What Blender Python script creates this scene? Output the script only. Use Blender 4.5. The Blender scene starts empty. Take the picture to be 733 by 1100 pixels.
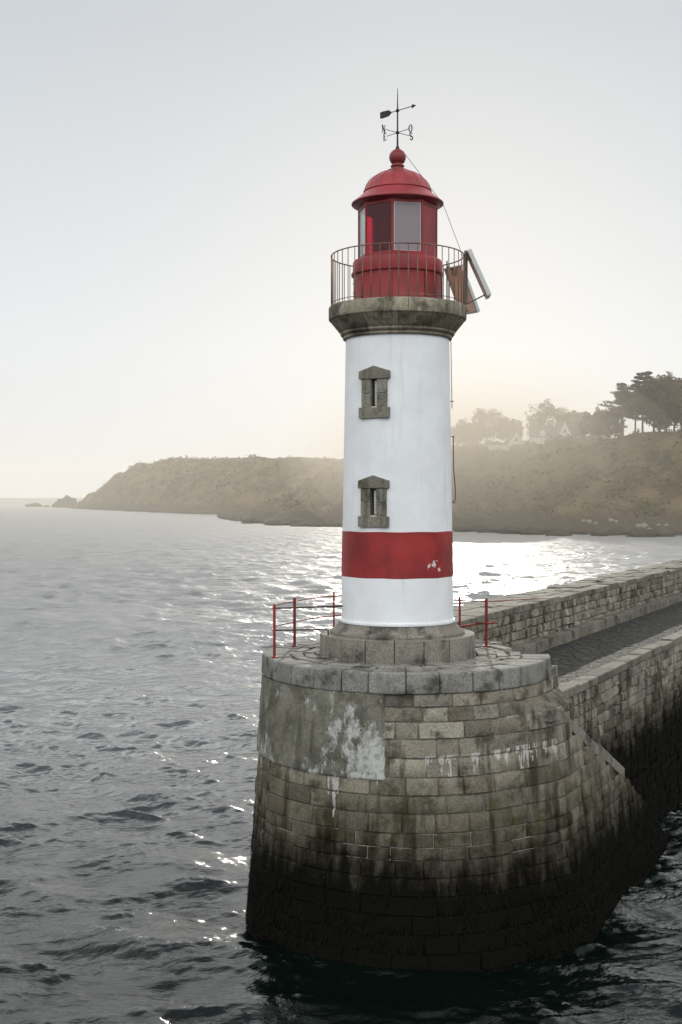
import bpy, bmesh, math, random
import numpy as np
from mathutils import Vector, Matrix, noise as mnoise

R = math.radians
RNG = np.random.default_rng(7)
random.seed(7)
scene = bpy.context.scene
COL = scene.collection
SUN_AZ, SUN_EL = 5.0, 13.0
F = 1300.0
TX, TY = 1.21, 26.0
DV = np.array([0.4633, 0.8862]); NV = np.array([0.8862, -0.4633])

# ------------------------------------------------------------------ objects
def tag(o, label=None, cat=None, group=None, kind=None):
    if label: o['label'] = label
    if cat: o['category'] = cat
    if group: o['group'] = group
    if kind: o['kind'] = kind
    return o

def empty(name, loc=(0, 0, 0), parent=None):
    o = bpy.data.objects.new(name, None)
    COL.objects.link(o)
    o.location = loc
    o.empty_display_size = 0.3
    if parent: o.parent = parent
    return o

def pinv(o, parent):
    o.parent = parent
    off = Vector((0, 0, 0))
    p = parent
    while p is not None:
        off += Vector(p.location)
        p = p.parent
    o.location = Vector(o.location) - off
    return o

def link_mesh(name, me, mats, parent=None, smooth=False):
    o = bpy.data.objects.new(name, me)
    COL.objects.link(o)
    for m in (mats if isinstance(mats, (list, tuple)) else [mats]):
        me.materials.append(m)
    if smooth:
        me.polygons.foreach_set('use_smooth', [True] * len(me.polygons))
    if parent is not None: pinv(o, parent)
    return o

class MB:
    """collects geometry in world coordinates and links it as one mesh object"""
    def __init__(self):
        self.v = []; self.f = []; self.c = []; self.nv = 0; self.mi = []
    def add(self, verts, faces, col=(0.5, 0.5, 0.0), mi=0):
        verts = np.asarray(verts, float).reshape(-1, 3)
        n = len(verts)
        c = np.asarray(col, float)
        if c.ndim == 1: c = np.repeat(c[None, :3], n, 0)
        self.v.append(verts); self.c.append(c)
        for f in faces:
            self.f.append([int(i) + self.nv for i in f]); self.mi.append(mi)
        self.nv += n
        return self
    def hexa(self, p8, col=(0.5, 0.5, 0), mi=0):
        # bottom 4 ccw, top 4 ccw
        return self.add(p8, [(3, 2, 1, 0), (4, 5, 6, 7), (0, 1, 5, 4), (1, 2, 6, 5), (2, 3, 7, 6), (3, 0, 4, 7)], col, mi)
    def box(self, c, s, rz=0.0, col=(0.5, 0.5, 0), mi=0, M=None):
        x, y, z = s[0] / 2, s[1] / 2, s[2] / 2
        p = [(-x, -y, -z), (x, -y, -z), (x, y, -z), (-x, y, -z), (-x, -y, z), (x, -y, z), (x, y, z), (-x, y, z)]
        if M is None: M = Matrix.Translation(c) @ Matrix.Rotation(rz, 4, 'Z')
        return self.hexa([M @ Vector(q) for q in p], col, mi)
    def tube(self, pts, r, n=8, cap=True, col=(0.5, 0.5, 0), mi=0):
        pts = [Vector(p) for p in pts]
        rs = r if isinstance(r, (list, tuple)) else [r] * len(pts)
        vs = []; fs = []
        prev = None
        for i, p in enumerate(pts):
            t = (pts[min(i + 1, len(pts) - 1)] - pts[max(i - 1, 0)]).normalized()
            if prev is None:
                a = Vector((0, 0, 1)) if abs(t.z) < 0.9 else Vector((1, 0, 0))
                u = t.cross(a).normalized()
            else:
                u = (prev - t * prev.dot(t)).normalized()
            prev = u
            w = t.cross(u)
            for k in range(n):
                an = 2 * math.pi * k / n
                vs.append(p + (u * math.cos(an) + w * math.sin(an)) * rs[i])
        for i in range(len(pts) - 1):
            for k in range(n):
                a, b = i * n + k, i * n + (k + 1) % n
                fs.append((a, b, b + n, a + n))
        if cap:
            fs.append(tuple(range(n - 1, -1, -1)))
            m = (len(pts) - 1) * n
            fs.append(tuple(range(m, m + n)))
        return self.add(vs, fs, col, mi)
    def lathe(self, prof, cx, cy, n=96, closed=False, a0=0.0, col=(0.5, 0.5, 0), mi=0):
        vs = []; fs = []
        for r, z in prof:
            for k in range(n):
                a = a0 + 2 * math.pi * k / n
                vs.append((cx + r * math.cos(a), cy + r * math.sin(a), z))
        m = len(prof)
        for i in range(m - 1):
            for k in range(n):
                k2 = (k + 1) % n
                fs.append((i * n + k, i * n + k2, (i + 1) * n + k2, (i + 1) * n + k))
        if closed:
            fs.append(tuple(range(n - 1, -1, -1)))
            fs.append(tuple(range((m - 1) * n, m * n)))
        return self.add(vs, fs, col, mi)
    def build(self, name, mats, parent=None, smooth=False, bevel=0.0, seg=2, auto=None):
        V = np.concatenate(self.v) if self.v else np.zeros((0, 3))
        me = bpy.data.meshes.new(name)
        me.from_pydata(V.tolist(), [], self.f)
        at = me.attributes.new('Col', 'FLOAT_COLOR', 'POINT')
        C = np.concatenate(self.c)
        at.data.foreach_set('color', np.concatenate([C, np.ones((len(C), 1))], 1).astype(np.float32).ravel())
        if any(self.mi):
            me.polygons.foreach_set('material_index', self.mi)
        if bevel > 0:
            bm = bmesh.new(); bm.from_mesh(me)
            es = [e for e in bm.edges if len(e.link_faces) == 2 and e.calc_face_angle(0) > 0.5]
            bmesh.ops.bevel(bm, geom=es, offset=bevel, segments=seg, affect='EDGES', profile=0.6, clamp_overlap=True)
            bm.to_mesh(me); bm.free()
        me.update()
        o = link_mesh(name, me, mats, parent, smooth)
        if auto:
            me.polygons.foreach_set('use_smooth', [True] * len(me.polygons))
            bm = bmesh.new(); bm.from_mesh(me)
            for e in bm.edges:
                if len(e.link_faces) == 2 and e.calc_face_angle(0) > R(auto): e.smooth = False
            bm.to_mesh(me); bm.free()
        return o

# ------------------------------------------------------------------ materials
class NT:
    def __init__(self, name):
        self.m = bpy.data.materials.new(name); self.m.use_nodes = True
        self.t = self.m.node_tree; self.t.nodes.clear()
        self.out = self.t.nodes.new('ShaderNodeOutputMaterial')
    def n(self, typ, ins=None, **props):
        nd = self.t.nodes.new(typ)
        for k, v in props.items(): setattr(nd, k, v)
        for k, v in (ins or {}).items():
            s = nd.inputs[k]
            if hasattr(v, 'is_linked') or isinstance(v, bpy.types.NodeSocket): self.t.links.new(v, s)
            else: s.default_value = v
        return nd
    def math(self, op, a, b=0.0, c=None, clamp=False):
        d = {0: a, 1: b}
        if c is not None: d[2] = c
        return self.n('ShaderNodeMath', d, operation=op, use_clamp=clamp).outputs[0]
    def mix(self, f, a, b, blend='MIX'):
        nd = self.n('ShaderNodeMix', data_type='RGBA', blend_type=blend)
        for k, v in ((0, f), (6, a), (7, b)):
            s = nd.inputs[k]
            if isinstance(v, bpy.types.NodeSocket): self.t.links.new(v, s)
            else: s.default_value = v if k == 0 else (tuple(v) + (1,) if len(v) == 3 else v)
        return nd.outputs[2]
    def map(self, x, a, b, c=0.0, d=1.0, smooth=True):
        nd = self.n('ShaderNodeMapRange', {0: x, 1: a, 2: b, 3: c, 4: d})
        nd.clamp = True
        if smooth: nd.interpolation_type = 'SMOOTHSTEP'
        return nd.outputs[0]
    def pos(self):
        return self.n('ShaderNodeNewGeometry').outputs['Position']
    def xyz(self, v):
        s = self.n('ShaderNodeSeparateXYZ', {0: v}).outputs
        return s[0], s[1], s[2]
    def scale(self, v, s):
        return self.n('ShaderNodeVectorMath', {0: v, 1: s}, operation='MULTIPLY').outputs[0]
    def noise(self, v, sc, det=4.0, rough=0.55, dist=0.0):
        return self.n('ShaderNodeTexNoise', {'Vector': v, 'Scale': sc, 'Detail': det, 'Roughness': rough, 'Distortion': dist}).outputs[0]
    def attr(self, name='Col'):
        return self.n('ShaderNodeAttribute', attribute_name=name).outputs['Color']
    def bump(self, h, st, dist, nrm=None):
        d = {'Height': h, 'Strength': st, 'Distance': dist}
        if nrm is not None: d['Normal'] = nrm
        return self.n('ShaderNodeBump', d).outputs[0]
    def pbsdf(self, base, rough=0.6, nrm=None, metal=0.0, spec=0.5, **kw):
        d = {'Base Color': base if isinstance(base, bpy.types.NodeSocket) else tuple(base) + (1,), 'Roughness': rough, 'Metallic': metal, 'Specular IOR Level': spec}
        if nrm is not None: d['Normal'] = nrm
        for k, v in kw.items(): d[k] = v
        return self.n('ShaderNodeBsdfPrincipled', d).outputs[0]
    def done(self, sh):
        self.t.links.new(sh, self.out.inputs[0]); return self.m

def stone_mat(name, dark, light, mode='pier'):
    t = NT(name)
    P = t.pos(); x, y, z = t.xyz(P)
    ca = t.n('ShaderNodeSeparateColor', {0: t.attr()}).outputs
    big = t.noise(P, 0.7, 3); mid = t.noise(P, 3.5, 5, 0.62); fine = t.noise(P, 28, 4, 0.7)
    v = t.math('ADD', t.math('MULTIPLY', ca[0], 0.80), t.math('MULTIPLY', mid, 0.50))
    v = t.math('SUBTRACT', v, 0.12, clamp=True)
    base = t.mix(v, dark, light)
    base = t.mix(t.math('MULTIPLY', ca[1], 0.24), base, (0.25, 0.180, 0.112))
    # granite grain
    g = t.map(fine, 0.33, 0.68, 0.62, 1.3, False)
    base = t.mix(1.0, base, t.n('ShaderNodeCombineColor', {0: g, 1: g, 2: g}).outputs[0], 'MULTIPLY')
    # grime and lichen
    grime = t.map(t.noise(P, 1.6, 6, 0.70), 0.48, 0.66, 0, 0.85)
    base = t.mix(grime, base, (0.040, 0.036, 0.026))
    lich = t.map(t.noise(P, 6.5, 6, 0.75), 0.60, 0.70, 0, 0.7)
    base = t.mix(t.math('MULTIPLY', lich, 0.7), base, (0.36, 0.34, 0.28))
    rough = 0.88
    if mode == 'pier':
        streak = t.noise(t.scale(P, (2.6, 2.6, 0.32)), 1.0, 5, 0.6)
        base = t.mix(t.map(streak, 0.50, 0.66, 0, 0.85), base, (0.030, 0.029, 0.020))
        moss = t.math('MULTIPLY', t.map(t.noise(P, 2.2, 5, 0.65), 0.52, 0.66), t.map(z, 4.4, 2.6, 0.15, 1.0))
        base = t.mix(t.map(t.math('ADD', z, big), 4.6, 3.3, 0.0, 0.55), base, (0.062, 0.050, 0.026))
        base = t.mix(t.math('MULTIPLY', moss, 0.7), base, (0.055, 0.056, 0.014))
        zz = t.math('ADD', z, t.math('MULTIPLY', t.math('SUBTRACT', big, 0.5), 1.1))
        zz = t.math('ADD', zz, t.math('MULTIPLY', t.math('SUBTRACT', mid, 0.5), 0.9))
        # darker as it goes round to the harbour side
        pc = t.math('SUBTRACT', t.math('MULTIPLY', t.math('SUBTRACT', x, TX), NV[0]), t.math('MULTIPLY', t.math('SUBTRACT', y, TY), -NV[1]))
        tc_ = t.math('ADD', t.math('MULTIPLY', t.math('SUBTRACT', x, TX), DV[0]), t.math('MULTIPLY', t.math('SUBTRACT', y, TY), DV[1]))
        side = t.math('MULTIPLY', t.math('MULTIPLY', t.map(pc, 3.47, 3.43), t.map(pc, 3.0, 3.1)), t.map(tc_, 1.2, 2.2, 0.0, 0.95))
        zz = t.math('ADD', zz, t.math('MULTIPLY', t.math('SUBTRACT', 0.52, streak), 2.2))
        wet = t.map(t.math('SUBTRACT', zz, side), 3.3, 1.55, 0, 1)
        # white lime runs from the course line
        sp = t.scale(P, (1, 1, 0.0))
        d1 = t.noise(sp, 6.0, 3, 0.7); d2 = t.noise(sp, 0.85, 2)
        lz = t.math('ADD', 4.02, t.math('MULTIPLY', x, 0.03))
        dz = t.math('SUBTRACT', lz, z)
        ln = t.math('MULTIPLY', t.map(d1, 0.50, 0.74, 0.0, 0.75, False), t.map(d2, 0.40, 0.5))
        run = t.math('MULTIPLY', t.math('LESS_THAN', dz, ln), t.math('GREATER_THAN', dz, 0.0))
        run = t.math('MULTIPLY', run, t.math('MULTIPLY', t.map(x, 1.2, 1.6), t.map(x, 4.45, 4.2)))
        d3 = t.noise(t.scale(P, (1.0, 1.0, 0.02)), 3.4, 3, 0.75)
        dz2 = t.math('SUBTRACT', 3.66, z)
        ln2 = t.math('MULTIPLY', t.map(d3, 0.56, 0.76, 0.0, 1.3, False), t.map(x, 0.8, 0.6))
        run2 = t.math('MULTIPLY', t.math('LESS_THAN', dz2, ln2), t.math('GREATER_THAN', dz2, 0.0))
        runs = t.math('MULTIPLY', t.math('MAXIMUM', run, run2), t.map(t.noise(P, 12, 4, 0.7), 0.36, 0.5))
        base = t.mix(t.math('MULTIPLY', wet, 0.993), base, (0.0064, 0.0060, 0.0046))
        weed = t.math('MULTIPLY', t.map(t.noise(P, 4.0, 6, 0.7), 0.55, 0.7), t.map(z, 2.0, 1.2))
        base = t.mix(t.math('MULTIPLY', weed, 0.5), base, (0.014, 0.011, 0.007))
        base = t.mix(t.math('MULTIPLY', runs, 0.8), base, (0.50, 0.49, 0.45))
        # pale pointing left in the joints of one wet course
        pj = t.math('MULTIPLY', t.math('GREATER_THAN', ca[2], 0.5), t.map(t.noise(P, 1.3, 2), 0.49, 0.57))
        pj = t.math('MULTIPLY', t.math('MULTIPLY', pj, t.map(x, 4.0, 3.6)), t.math('MULTIPLY', t.math('GREATER_THAN', z, 2.12), t.math('LESS_THAN', z, 2.62)))
        base = t.mix(t.math('MULTIPLY', pj, 0.85), base, (0.30, 0.29, 0.26))
        rough = t.map(wet, 0, 1, 0.9, 0.7)
    elif mode == 'dry':
        dirt = t.map(t.noise(t.scale(P, (1.8, 1.8, 0.5)), 1.3, 5, 0.6), 0.5, 0.7, 0, 0.6)
        base = t.mix(dirt, base, (0.075, 0.075, 0.060))
    elif mode == 'gallery':
        streak = t.noise(t.scale(P, (5, 5, 0.5)), 1.0, 5, 0.6)
        base = t.mix(t.map(streak, 0.5, 0.68, 0, 0.6), base, (0.055, 0.050, 0.032))
        yl = t.map(t.noise(P, 7, 5, 0.7), 0.55, 0.66, 0, 0.6)
        base = t.mix(yl, base, (0.20, 0.165, 0.075))
    h = t.math('ADD', t.math('MULTIPLY', mid, 0.6), t.math('MULTIPLY', fine, 0.35))
    nr = t.bump(h, 0.75, 0.03)
    return t.done(t.pbsdf(base, rough, nr, spec=(t.map(wet, 0, 1, 0.2, 0.015) if mode == 'pier' else 0.3)))

M = {}
M['pier'] = stone_mat('granite_harbour', (0.075, 0.070, 0.055), (0.40, 0.372, 0.300), 'pier')
M['coping'] = stone_mat('granite_coping', (0.125, 0.13, 0.12), (0.31, 0.30, 0.27), 'dry')
M['capstone'] = stone_mat('granite_capstone', (0.085, 0.080, 0.066), (0.25, 0.235, 0.195), 'dry')
M['plinth'] = stone_mat('granite_plinth', (0.17, 0.158, 0.132), (0.30, 0.28, 0.235), 'dry')
M['gallery'] = stone_mat('granite_gallery', (0.17, 0.15, 0.105), (0.43, 0.385, 0.29), 'gallery')
M['window'] = stone_mat('granite_window', (0.12, 0.115, 0.092), (0.31, 0.295, 0.24), 'gallery')

def walkway_mat():
    t = NT('cobbled_walkway')
    P = t.pos()
    v = t.n('ShaderNodeTexVoronoi', {'Vector': t.scale(P, (1, 1, 0.2)), 'Scale': 3.4, 'Randomness': 0.9}, feature='DISTANCE_TO_EDGE').outputs[0]
    vc = t.n('ShaderNodeTexVoronoi', {'Vector': t.scale(P, (1, 1, 0.2)), 'Scale': 3.4, 'Randomness': 0.9}).outputs['Color']
    br = t.n('ShaderNodeSeparateColor', {0: vc}).outputs[0]
    e = t.map(v, 0.0, 0.14)
    c = t.mix(br, (0.018, 0.017, 0.014), (0.058, 0.055, 0.046))
    c = t.mix(t.map(t.noise(P, 1.1, 5, 0.65), 0.42, 0.65, 0, 0.75), c, (0.035, 0.037, 0.026))
    c = t.mix(e, (0.022, 0.021, 0.016), c)
    nr = t.bump(t.math('ADD', e, t.math('MULTIPLY', t.noise(P, 25, 3), 0.25)), 1.0, 0.10)
    return t.done(t.pbsdf(c, 0.8, nr, spec=0.35))
M['walk'] = walkway_mat()

def plaster_mat():
    t = NT('lime_render')
    P = t.pos(); x, y, z = t.xyz(P)
    n1 = t.noise(P, 1.7, 6, 0.68); n2 = t.noise(t.scale(P, (1, 1, 0.55)), 2.6, 7, 0.72)
    c = t.mix(t.map(n1, 0.35, 0.65), (0.092, 0.088, 0.066), (0.215, 0.205, 0.165))
    st = t.noise(t.scale(P, (2.2, 2.2, 0.25)), 1.6, 5, 0.6)
    c = t.mix(t.map(st, 0.50, 0.68, 0, 0.7), c, (0.055, 0.056, 0.038))
    c = t.mix(t.map(t.noise(P, 24, 4, 0.7), 0.50, 0.62, 0, 0.35), c, (0.04, 0.038, 0.028))
    # white lime, thickest low down and at the right edge
    wx = t.map(x, -0.6, 0.55); wz = t.math('MULTIPLY', t.map(z, 5.0, 4.35), 1.0)
    w = t.math('ADD', n2, t.math('ADD', t.math('MULTIPLY', t.math('MULTIPLY', wx, wz), 0.16), t.math('MULTIPLY', t.map(z, 4.0, 3.6), 0.03)))
    w = t.math('MULTIPLY', t.map(w, 0.55, 0.66), t.map(t.noise(P, 9, 5, 0.75), 0.34, 0.56, 0.35, 1.0))
    c = t.mix(t.math('MULTIPLY', w, 0.88), c, (0.50, 0.50, 0.47))
    low = t.map(t.math('ADD', z, t.math('MULTIPLY', n1, 0.9)), 4.3, 3.9, 0, 0.5)
    c = t.mix(t.math('MULTIPLY', low, t.math('SUBTRACT', 1.0, w)), c, (0.06, 0.06, 0.042))
    h = t.math('ADD', n1, t.math('MULTIPLY', t.noise(P, 20, 4), 0.3))
    return t.done(t.pbsdf(c, 0.9, t.bump(h, 0.6, 0.04), spec=0.3))
M['plaster'] = plaster_mat()

def paint_mat(name, col, rough=0.5, var=0.12, grime=0.25, chips=None, seams=False):
    t = NT(name)
    P = t.pos(); x, y, z = t.xyz(P)
    n1 = t.noise(P, 1.2, 5, 0.6)
    d = tuple(c * (1 - var * 2.2) for c in col); l = tuple(min(1, c * (1 + var)) for c in col)
    c = t.mix(t.map(n1, 0.3, 0.7), d, l)
    st = t.noise(t.scale(P, (3.5, 3.5, 0.35)), 1.2, 5, 0.62)
    c = t.mix(t.map(st, 0.54, 0.74, 0, grime), c, tuple(0.35 * q + 0.02 for q in col))
    c = t.mix(t.map(t.noise(P, 9, 6, 0.75), 0.66, 0.74, 0, grime * 1.3), c, (0.16, 0.14, 0.10))
    if chips:
        for (cx, cy, cz, rr) in chips:
            dd = t.n('ShaderNodeVectorMath', {0: P, 1: (cx, cy, cz)}, operation='DISTANCE').outputs[1]
            k = t.math('ADD', t.math('DIVIDE', dd, rr), t.math('MULTIPLY', t.math('SUBTRACT', t.noise(P, 9, 5, 0.75), 0.5), 3.4))
            c = t.mix(t.map(k, 0.42, 0.30), c, (0.62, 0.56, 0.52))
    nr = t.bump(t.math('ADD', t.noise(P, 2.5, 4), t.math('MULTIPLY', t.noise(P, 40, 3), 0.12)), 0.18, 0.03)
    return t.done(t.pbsdf(c, rough, nr, spec=0.4))
M['white'] = paint_mat('white_paint', (0.80, 0.81, 0.815), 0.6, 0.035, 0.2)
M['red'] = paint_mat('red_paint', (0.25, 0.016, 0.018), 0.45, 0.2, 0.5)
M['band'] = paint_mat('red_band_paint', (0.29, 0.020, 0.019), 0.5, 0.18, 0.45,
                      chips=[(1.93, 25.08, 7.63, 0.16), (1.80, 25.0, 7.57, 0.10), (2.03, 25.15, 7.50, 0.08)])
M['dome'] = paint_mat('dome_paint', (0.29, 0.038, 0.042), 0.5, 0.2, 0.45)
M['rail'] = paint_mat('railing_red_paint', (0.24, 0.026, 0.020), 0.6, 0.2, 0.9)
M['rust'] = paint_mat('rusty_iron', (0.085, 0.040, 0.026), 0.7, 0.3, 0.6)
M['bars'] = paint_mat('gallery_iron', (0.27, 0.165, 0.125), 0.6, 0.25, 0.5)

def plain(name, col, rough=0.5, metal=0.0, spec=0.5, var=0.25):
    t = NT(name); P = t.pos()
    n = t.noise(P, 6, 4)
    c = t.mix(n, tuple(q * (1 - var) for q in col), tuple(min(1, q * (1 + var)) for q in col))
    return t.done(t.pbsdf(c, rough, t.bump(n, 0.1, 0.01), metal, spec))
M['iron'] = plain('black_iron', (0.012, 0.012, 0.012), 0.6)
M['alu'] = plain('aluminium', (0.50, 0.52, 0.49), 0.45, 0.1, var=0.1)
M['back'] = plain('panel_backing', (0.97, 0.87, 0.79), 0.6, var=0.03)
M['cell'] = plain('solar_cell', (0.012, 0.018, 0.04), 0.12)
def glass(name, tint, trans, rough=0.05, body=None):
    t = NT(name)
    tr = t.n('ShaderNodeBsdfTransparent', {0: tuple(tint) + (1,)}).outputs[0]
    gl = t.n('ShaderNodeBsdfGlossy', {0: (0.9, 0.9, 0.9, 1), 'Roughness': rough}).outputs[0]
    fr = t.n('ShaderNodeFresnel', {'IOR': 1.5}).outputs[0]
    if body is not None:
        df = t.n('ShaderNodeBsdfDiffuse', {0: tuple(body) + (1,)}).outputs[0]
        tr = t.n('ShaderNodeMixShader', {0: trans, 1: df, 2: tr}).outputs[0]
    return t.done(t.n('ShaderNodeMixShader', {0: t.math('MULTIPLY', fr, 0.8), 1: tr, 2: gl}).outputs[0])
def backsheet(name, col, k):
    t = NT(name)
    c = tuple(col) + (1,)
    return t.done(t.n('ShaderNodeMixShader', {0: k, 1: t.n('ShaderNodeBsdfDiffuse', {0: c}).outputs[0], 2: t.n('ShaderNodeBsdfTranslucent', {0: c}).outputs[0]}).outputs[0])
M['back'] = backsheet('panel_backing_sheet', (0.95, 0.80, 0.70), 0.55)
M['cell'] = glass('solar_cell_glass', (0.75, 0.70, 0.66), 1.0)
M['bracket'] = plain('galvanised_bracket', (0.16, 0.14, 0.10), 0.6, 0.3)
M['dark'] = plain('dark_interior', (0.020, 0.012, 0.012), 0.8)
M['cable'] = plain('grey_cable', (0.045, 0.042, 0.04), 0.6)
M['pane'] = plain('dim_pane', (0.016, 0.017, 0.018), 0.12)
M['mullion'] = plain('pale_bar', (0.46, 0.45, 0.41), 0.6)

M['redglass'] = glass('red_glass', (0.88, 0.12, 0.24), 1.0)
M['clear'] = glass('clear_glass', (0.86, 0.9, 0.9), 1.0)
M['frost'] = glass('frosted_glass', (0.5, 0.4, 0.4), 0.12, 0.2, (0.27, 0.225, 0.235))

# ------------------------------------------------------------------ masonry
def masonry(mb, surf, s0, s1, courses, wr, depth=0.035, rough=0.012, clip=None, zclip=None, ds=0.16, joint=0.012, tint=0.4, rng=RNG, colr=(0.0, 1.0)):
    """courses of separate pillowed blocks laid over surf(s, z) -> (point, outward normal); plus a mortar bed"""
    for ci in range(len(courses) - 1):
        z0, z1 = courses[ci], courses[ci + 1]
        s = s0 - rng.uniform(0, wr[0] * 0.8)
        send = s1 if clip is None else clip(z1)
        while s < send:
            w = rng.uniform(*wr)
            a, b = max(s, s0), min(s + w, send)
            s += w
            if b - a < 0.07: continue
            j = joint * rng.uniform(0.6, 1.5)
            nu = max(2, int((b - a) / ds) + 1)
            us = np.concatenate([[a + j * 0.2], np.linspace(a + j + 0.012, b - j - 0.012, nu), [b - j * 0.2]])
            h = z1 - z0
            zs = np.array([z0 + j * 0.2, z0 + j + 0.012, (z0 + z1) / 2, z1 - j - 0.012, z1 - j * 0.2])
            U, Z = np.meshgrid(us, zs)
            zl = np.minimum(Z, z1)
            p, nrm = surf(U.ravel(), zl.ravel())
            off = np.full(U.shape, 0.0) + min(abs(rng.normal(0, rough * 1.1)), rough * 2.2)
            off = np.maximum(off + rng.normal(0, rough * 0.55, U.shape), -0.004)
            off[0, :] = -depth; off[-1, :] = -depth; off[:, 0] = -depth; off[:, -1] = -depth
            p = p + nrm * off.ravel()[:, None]
            nx = U.shape[1]
            fs = [(r * nx + c, r * nx + c + 1, (r + 1) * nx + c + 1, (r + 1) * nx + c) for r in range(4) for c in range(nx - 1)]
            br = float(np.clip(rng.normal(0.5, 0.24), colr[0], colr[1]))
            tn = float(np.clip(rng.normal(tint, 0.3), 0, 1))
            mb.add(p, fs, (br, tn, 0.0))
        # mortar bed
        nu = max(2, int((send - s0) / ds) + 1)
        us = np.linspace(s0, send, nu); zs = np.array([z0, z1])
        U, Z = np.meshgrid(us, zs)
        p, nrm = surf(U.ravel(), Z.ravel())
        p = p - nrm * depth * 0.7
        fs = [(c, c + 1, nu + c + 1, nu + c) for c in range(nu - 1)]
        mb.add(p, fs, (0.22, 0.2, 1.0))

# pier frame: origin at the tower, t runs landward along the pier, p to the harbour side
def tp(t, p, z):
    return (TX + t * DV[0] + p * NV[0], TY + t * DV[1] + p * NV[1], z)
def to_tp(x, y):
    return ((x - TX) * DV[0] + (y - TY) * DV[1], (x - TX) * NV[0] + (y - TY) * NV[1])
CX, CY = 1.40, 26.10                    # centre of the round pier head
TH0 = R(40.0); THN = R(332.4); RB = 3.2
S_TAN = RB * (THN - TH0)
ZP = 5.65; ZW = 4.81

def base_surf(s, z):
    s = np.asarray(s, float); z = np.asarray(z, float)
    th = TH0 + np.minimum(s, S_TAN) / RB
    k = np.clip(1 - z / 5.25, 0, 1.2)
    bul = np.clip(np.cos(th - THN), 0, 1)
    rr = 3.05 + (0.37 + 0.22 * bul + 0.0) * k
    ex = np.maximum(s - S_TAN, 0)
    ww = np.clip((s - S_TAN + 1.5) / 1.6, 0, 1); ww = ww * ww * (3 - 2 * ww)
    rr = rr + np.where(z < 4.705, 0.30 * ww, 0.0)
    x = CX + rr * np.cos(th) + ex * DV[0]; y = CY + rr * np.sin(th) + ex * DV[1]
    n = np.stack([np.cos(th), np.sin(th), np.full_like(th, 0.09)], 1)
    return np.stack([x, y, z], 1), n / np.linalg.norm(n, axis=1)[:, None]

WING = [(-0.45, 4.75), (0.15, 4.68), (4.42, 2.62), (7.6, 0.55), (8.4, -0.3)]   # t, z of the sloping top
def wing_t(z):
    zs = [w[1] for w in WING][::-1]; ts = [w[0] for w in WING][::-1]
    return float(np.interp(z, zs, ts))
def base_clip(z):
    if z > 4.78: return S_TAN + 1.02
    return S_TAN + max(0.4, wing_t(z) - 0.18)

# ---- pier head
head = tag(empty('pier_head', (CX, CY, 0)), 'round granite pier head with dark weedy foot rising from the sea under the lighthouse', 'pier head')
mb = MB()
courses = [-0.5, 0.05, 0.4, 0.75, 1.1, 1.45, 1.8, 2.12, 2.36, 2.62, 2.98, 3.32, 3.66, 4.02, 4.38, 4.70, 4.98, 5.25]
masonry(mb, base_surf, 0.0, S_TAN + 1, courses, (0.42, 0.98), clip=base_clip, depth=0.026, rough=0.013)
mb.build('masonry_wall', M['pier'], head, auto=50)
# inner core closing the top and back
pts = []
for k in range(96):
    th = 2 * math.pi * k / 96
    x, y = CX + 2.98 * math.cos(th), CY + 2.98 * math.sin(th)
    t_, p_ = to_tp(x, y)
    if p_ > 0.3 and t_ > 1.4: x, y, _ = tp(1.4, p_, 0)
    pts.append((x, y))
mb = MB()
n = len(pts)
mb.add([(x, y, -0.5) for x, y in pts] + [(x, y, 5.585) for x, y in pts],
       [(k, (k + 1) % n, n + (k + 1) % n, n + k) for k in range(n)] + [tuple(range(n, 2 * n))], (0.1, 0.1, 0))
mb.build('rubble_core', M['pier'], head)
# body filling behind the straight part up to the corner block
mb = MB()
q = [tp(-0.4, 2.2, 0), tp(-0.4, 3.12, 0), tp(1.17, 3.12, 0), tp(1.17, 2.2, 0)]
mb.hexa([(a[0], a[1], -0.5) for a in q] + [(a[0], a[1], 5.235) for a in q], (0.45, 0.3, 0))
q = [tp(0.62, 2.75, 0), tp(0.62, 3.19, 0), tp(1.2, 3.19, 0), tp(1.2, 2.75, 0)]
mb.hexa([(a[0], a[1], 5.20) for a in q] + [(a[0], a[1], 5.44) for a in q], (0.55, 0.3, 0))
q = [tp(1.0, 2.75, 0), tp(1.0, 3.185, 0), tp(1.24, 3.185, 0), tp(1.24, 2.75, 0)]
mb.hexa([(a[0], a[1], 4.6) for a in q] + [(a[0], a[1], 5.19) for a in q], (0.6, 0.3, 0))
mb.build('corner_block', M['pier'], head, bevel=0.03)

# coping ring: heavy rounded blocks
rng = np.random.default_rng(3)
mb = MB()
th = R(40.0)
while th < R(355):
    dth = rng.uniform(0.56, 0.74) / 3.1
    if th + dth > R(352): dth = R(356.5) - th
    zt = ZP + rng.normal(0, 0.008); ro = 3.10 + rng.normal(0, 0.014); ri = 2.50 + rng.normal(0, 0.04)
    g = 0.006
    a0, a1 = th + g / 3, th + dth - g / 3
    zb = 5.235
    nseg = 4
    aa = [a0 + (a1 - a0) * i / nseg for i in range(nseg + 1)]
    vs = []
    for a in aa:
        for (r_, z_) in ((ri, zb), (ro, zb), (ro - 0.02, zt), (ri, zt - 0.01)):
            vs.append((CX + r_ * math.cos(a), CY + r_ * math.sin(a), z_))
    fs = [(0, 1, 2, 3), tuple(nseg * 4 + i for i in (3, 2, 1, 0))]
    for i in range(nseg):
        for j in range(4):
            fs.append((i * 4 + j, (i + 1) * 4 + j, (i + 1) * 4 + (j + 1) % 4, i * 4 + (j + 1) % 4))
    mb.add(vs, fs, (float(np.clip(rng.normal(0.5, 0.22), 0, 1)), float(np.clip(rng.normal(0.05, 0.15), 0, 1)), 0))
    th += dth
mb.build('coping', M['coping'], head, bevel=0.045, seg=3, auto=40)

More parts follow.
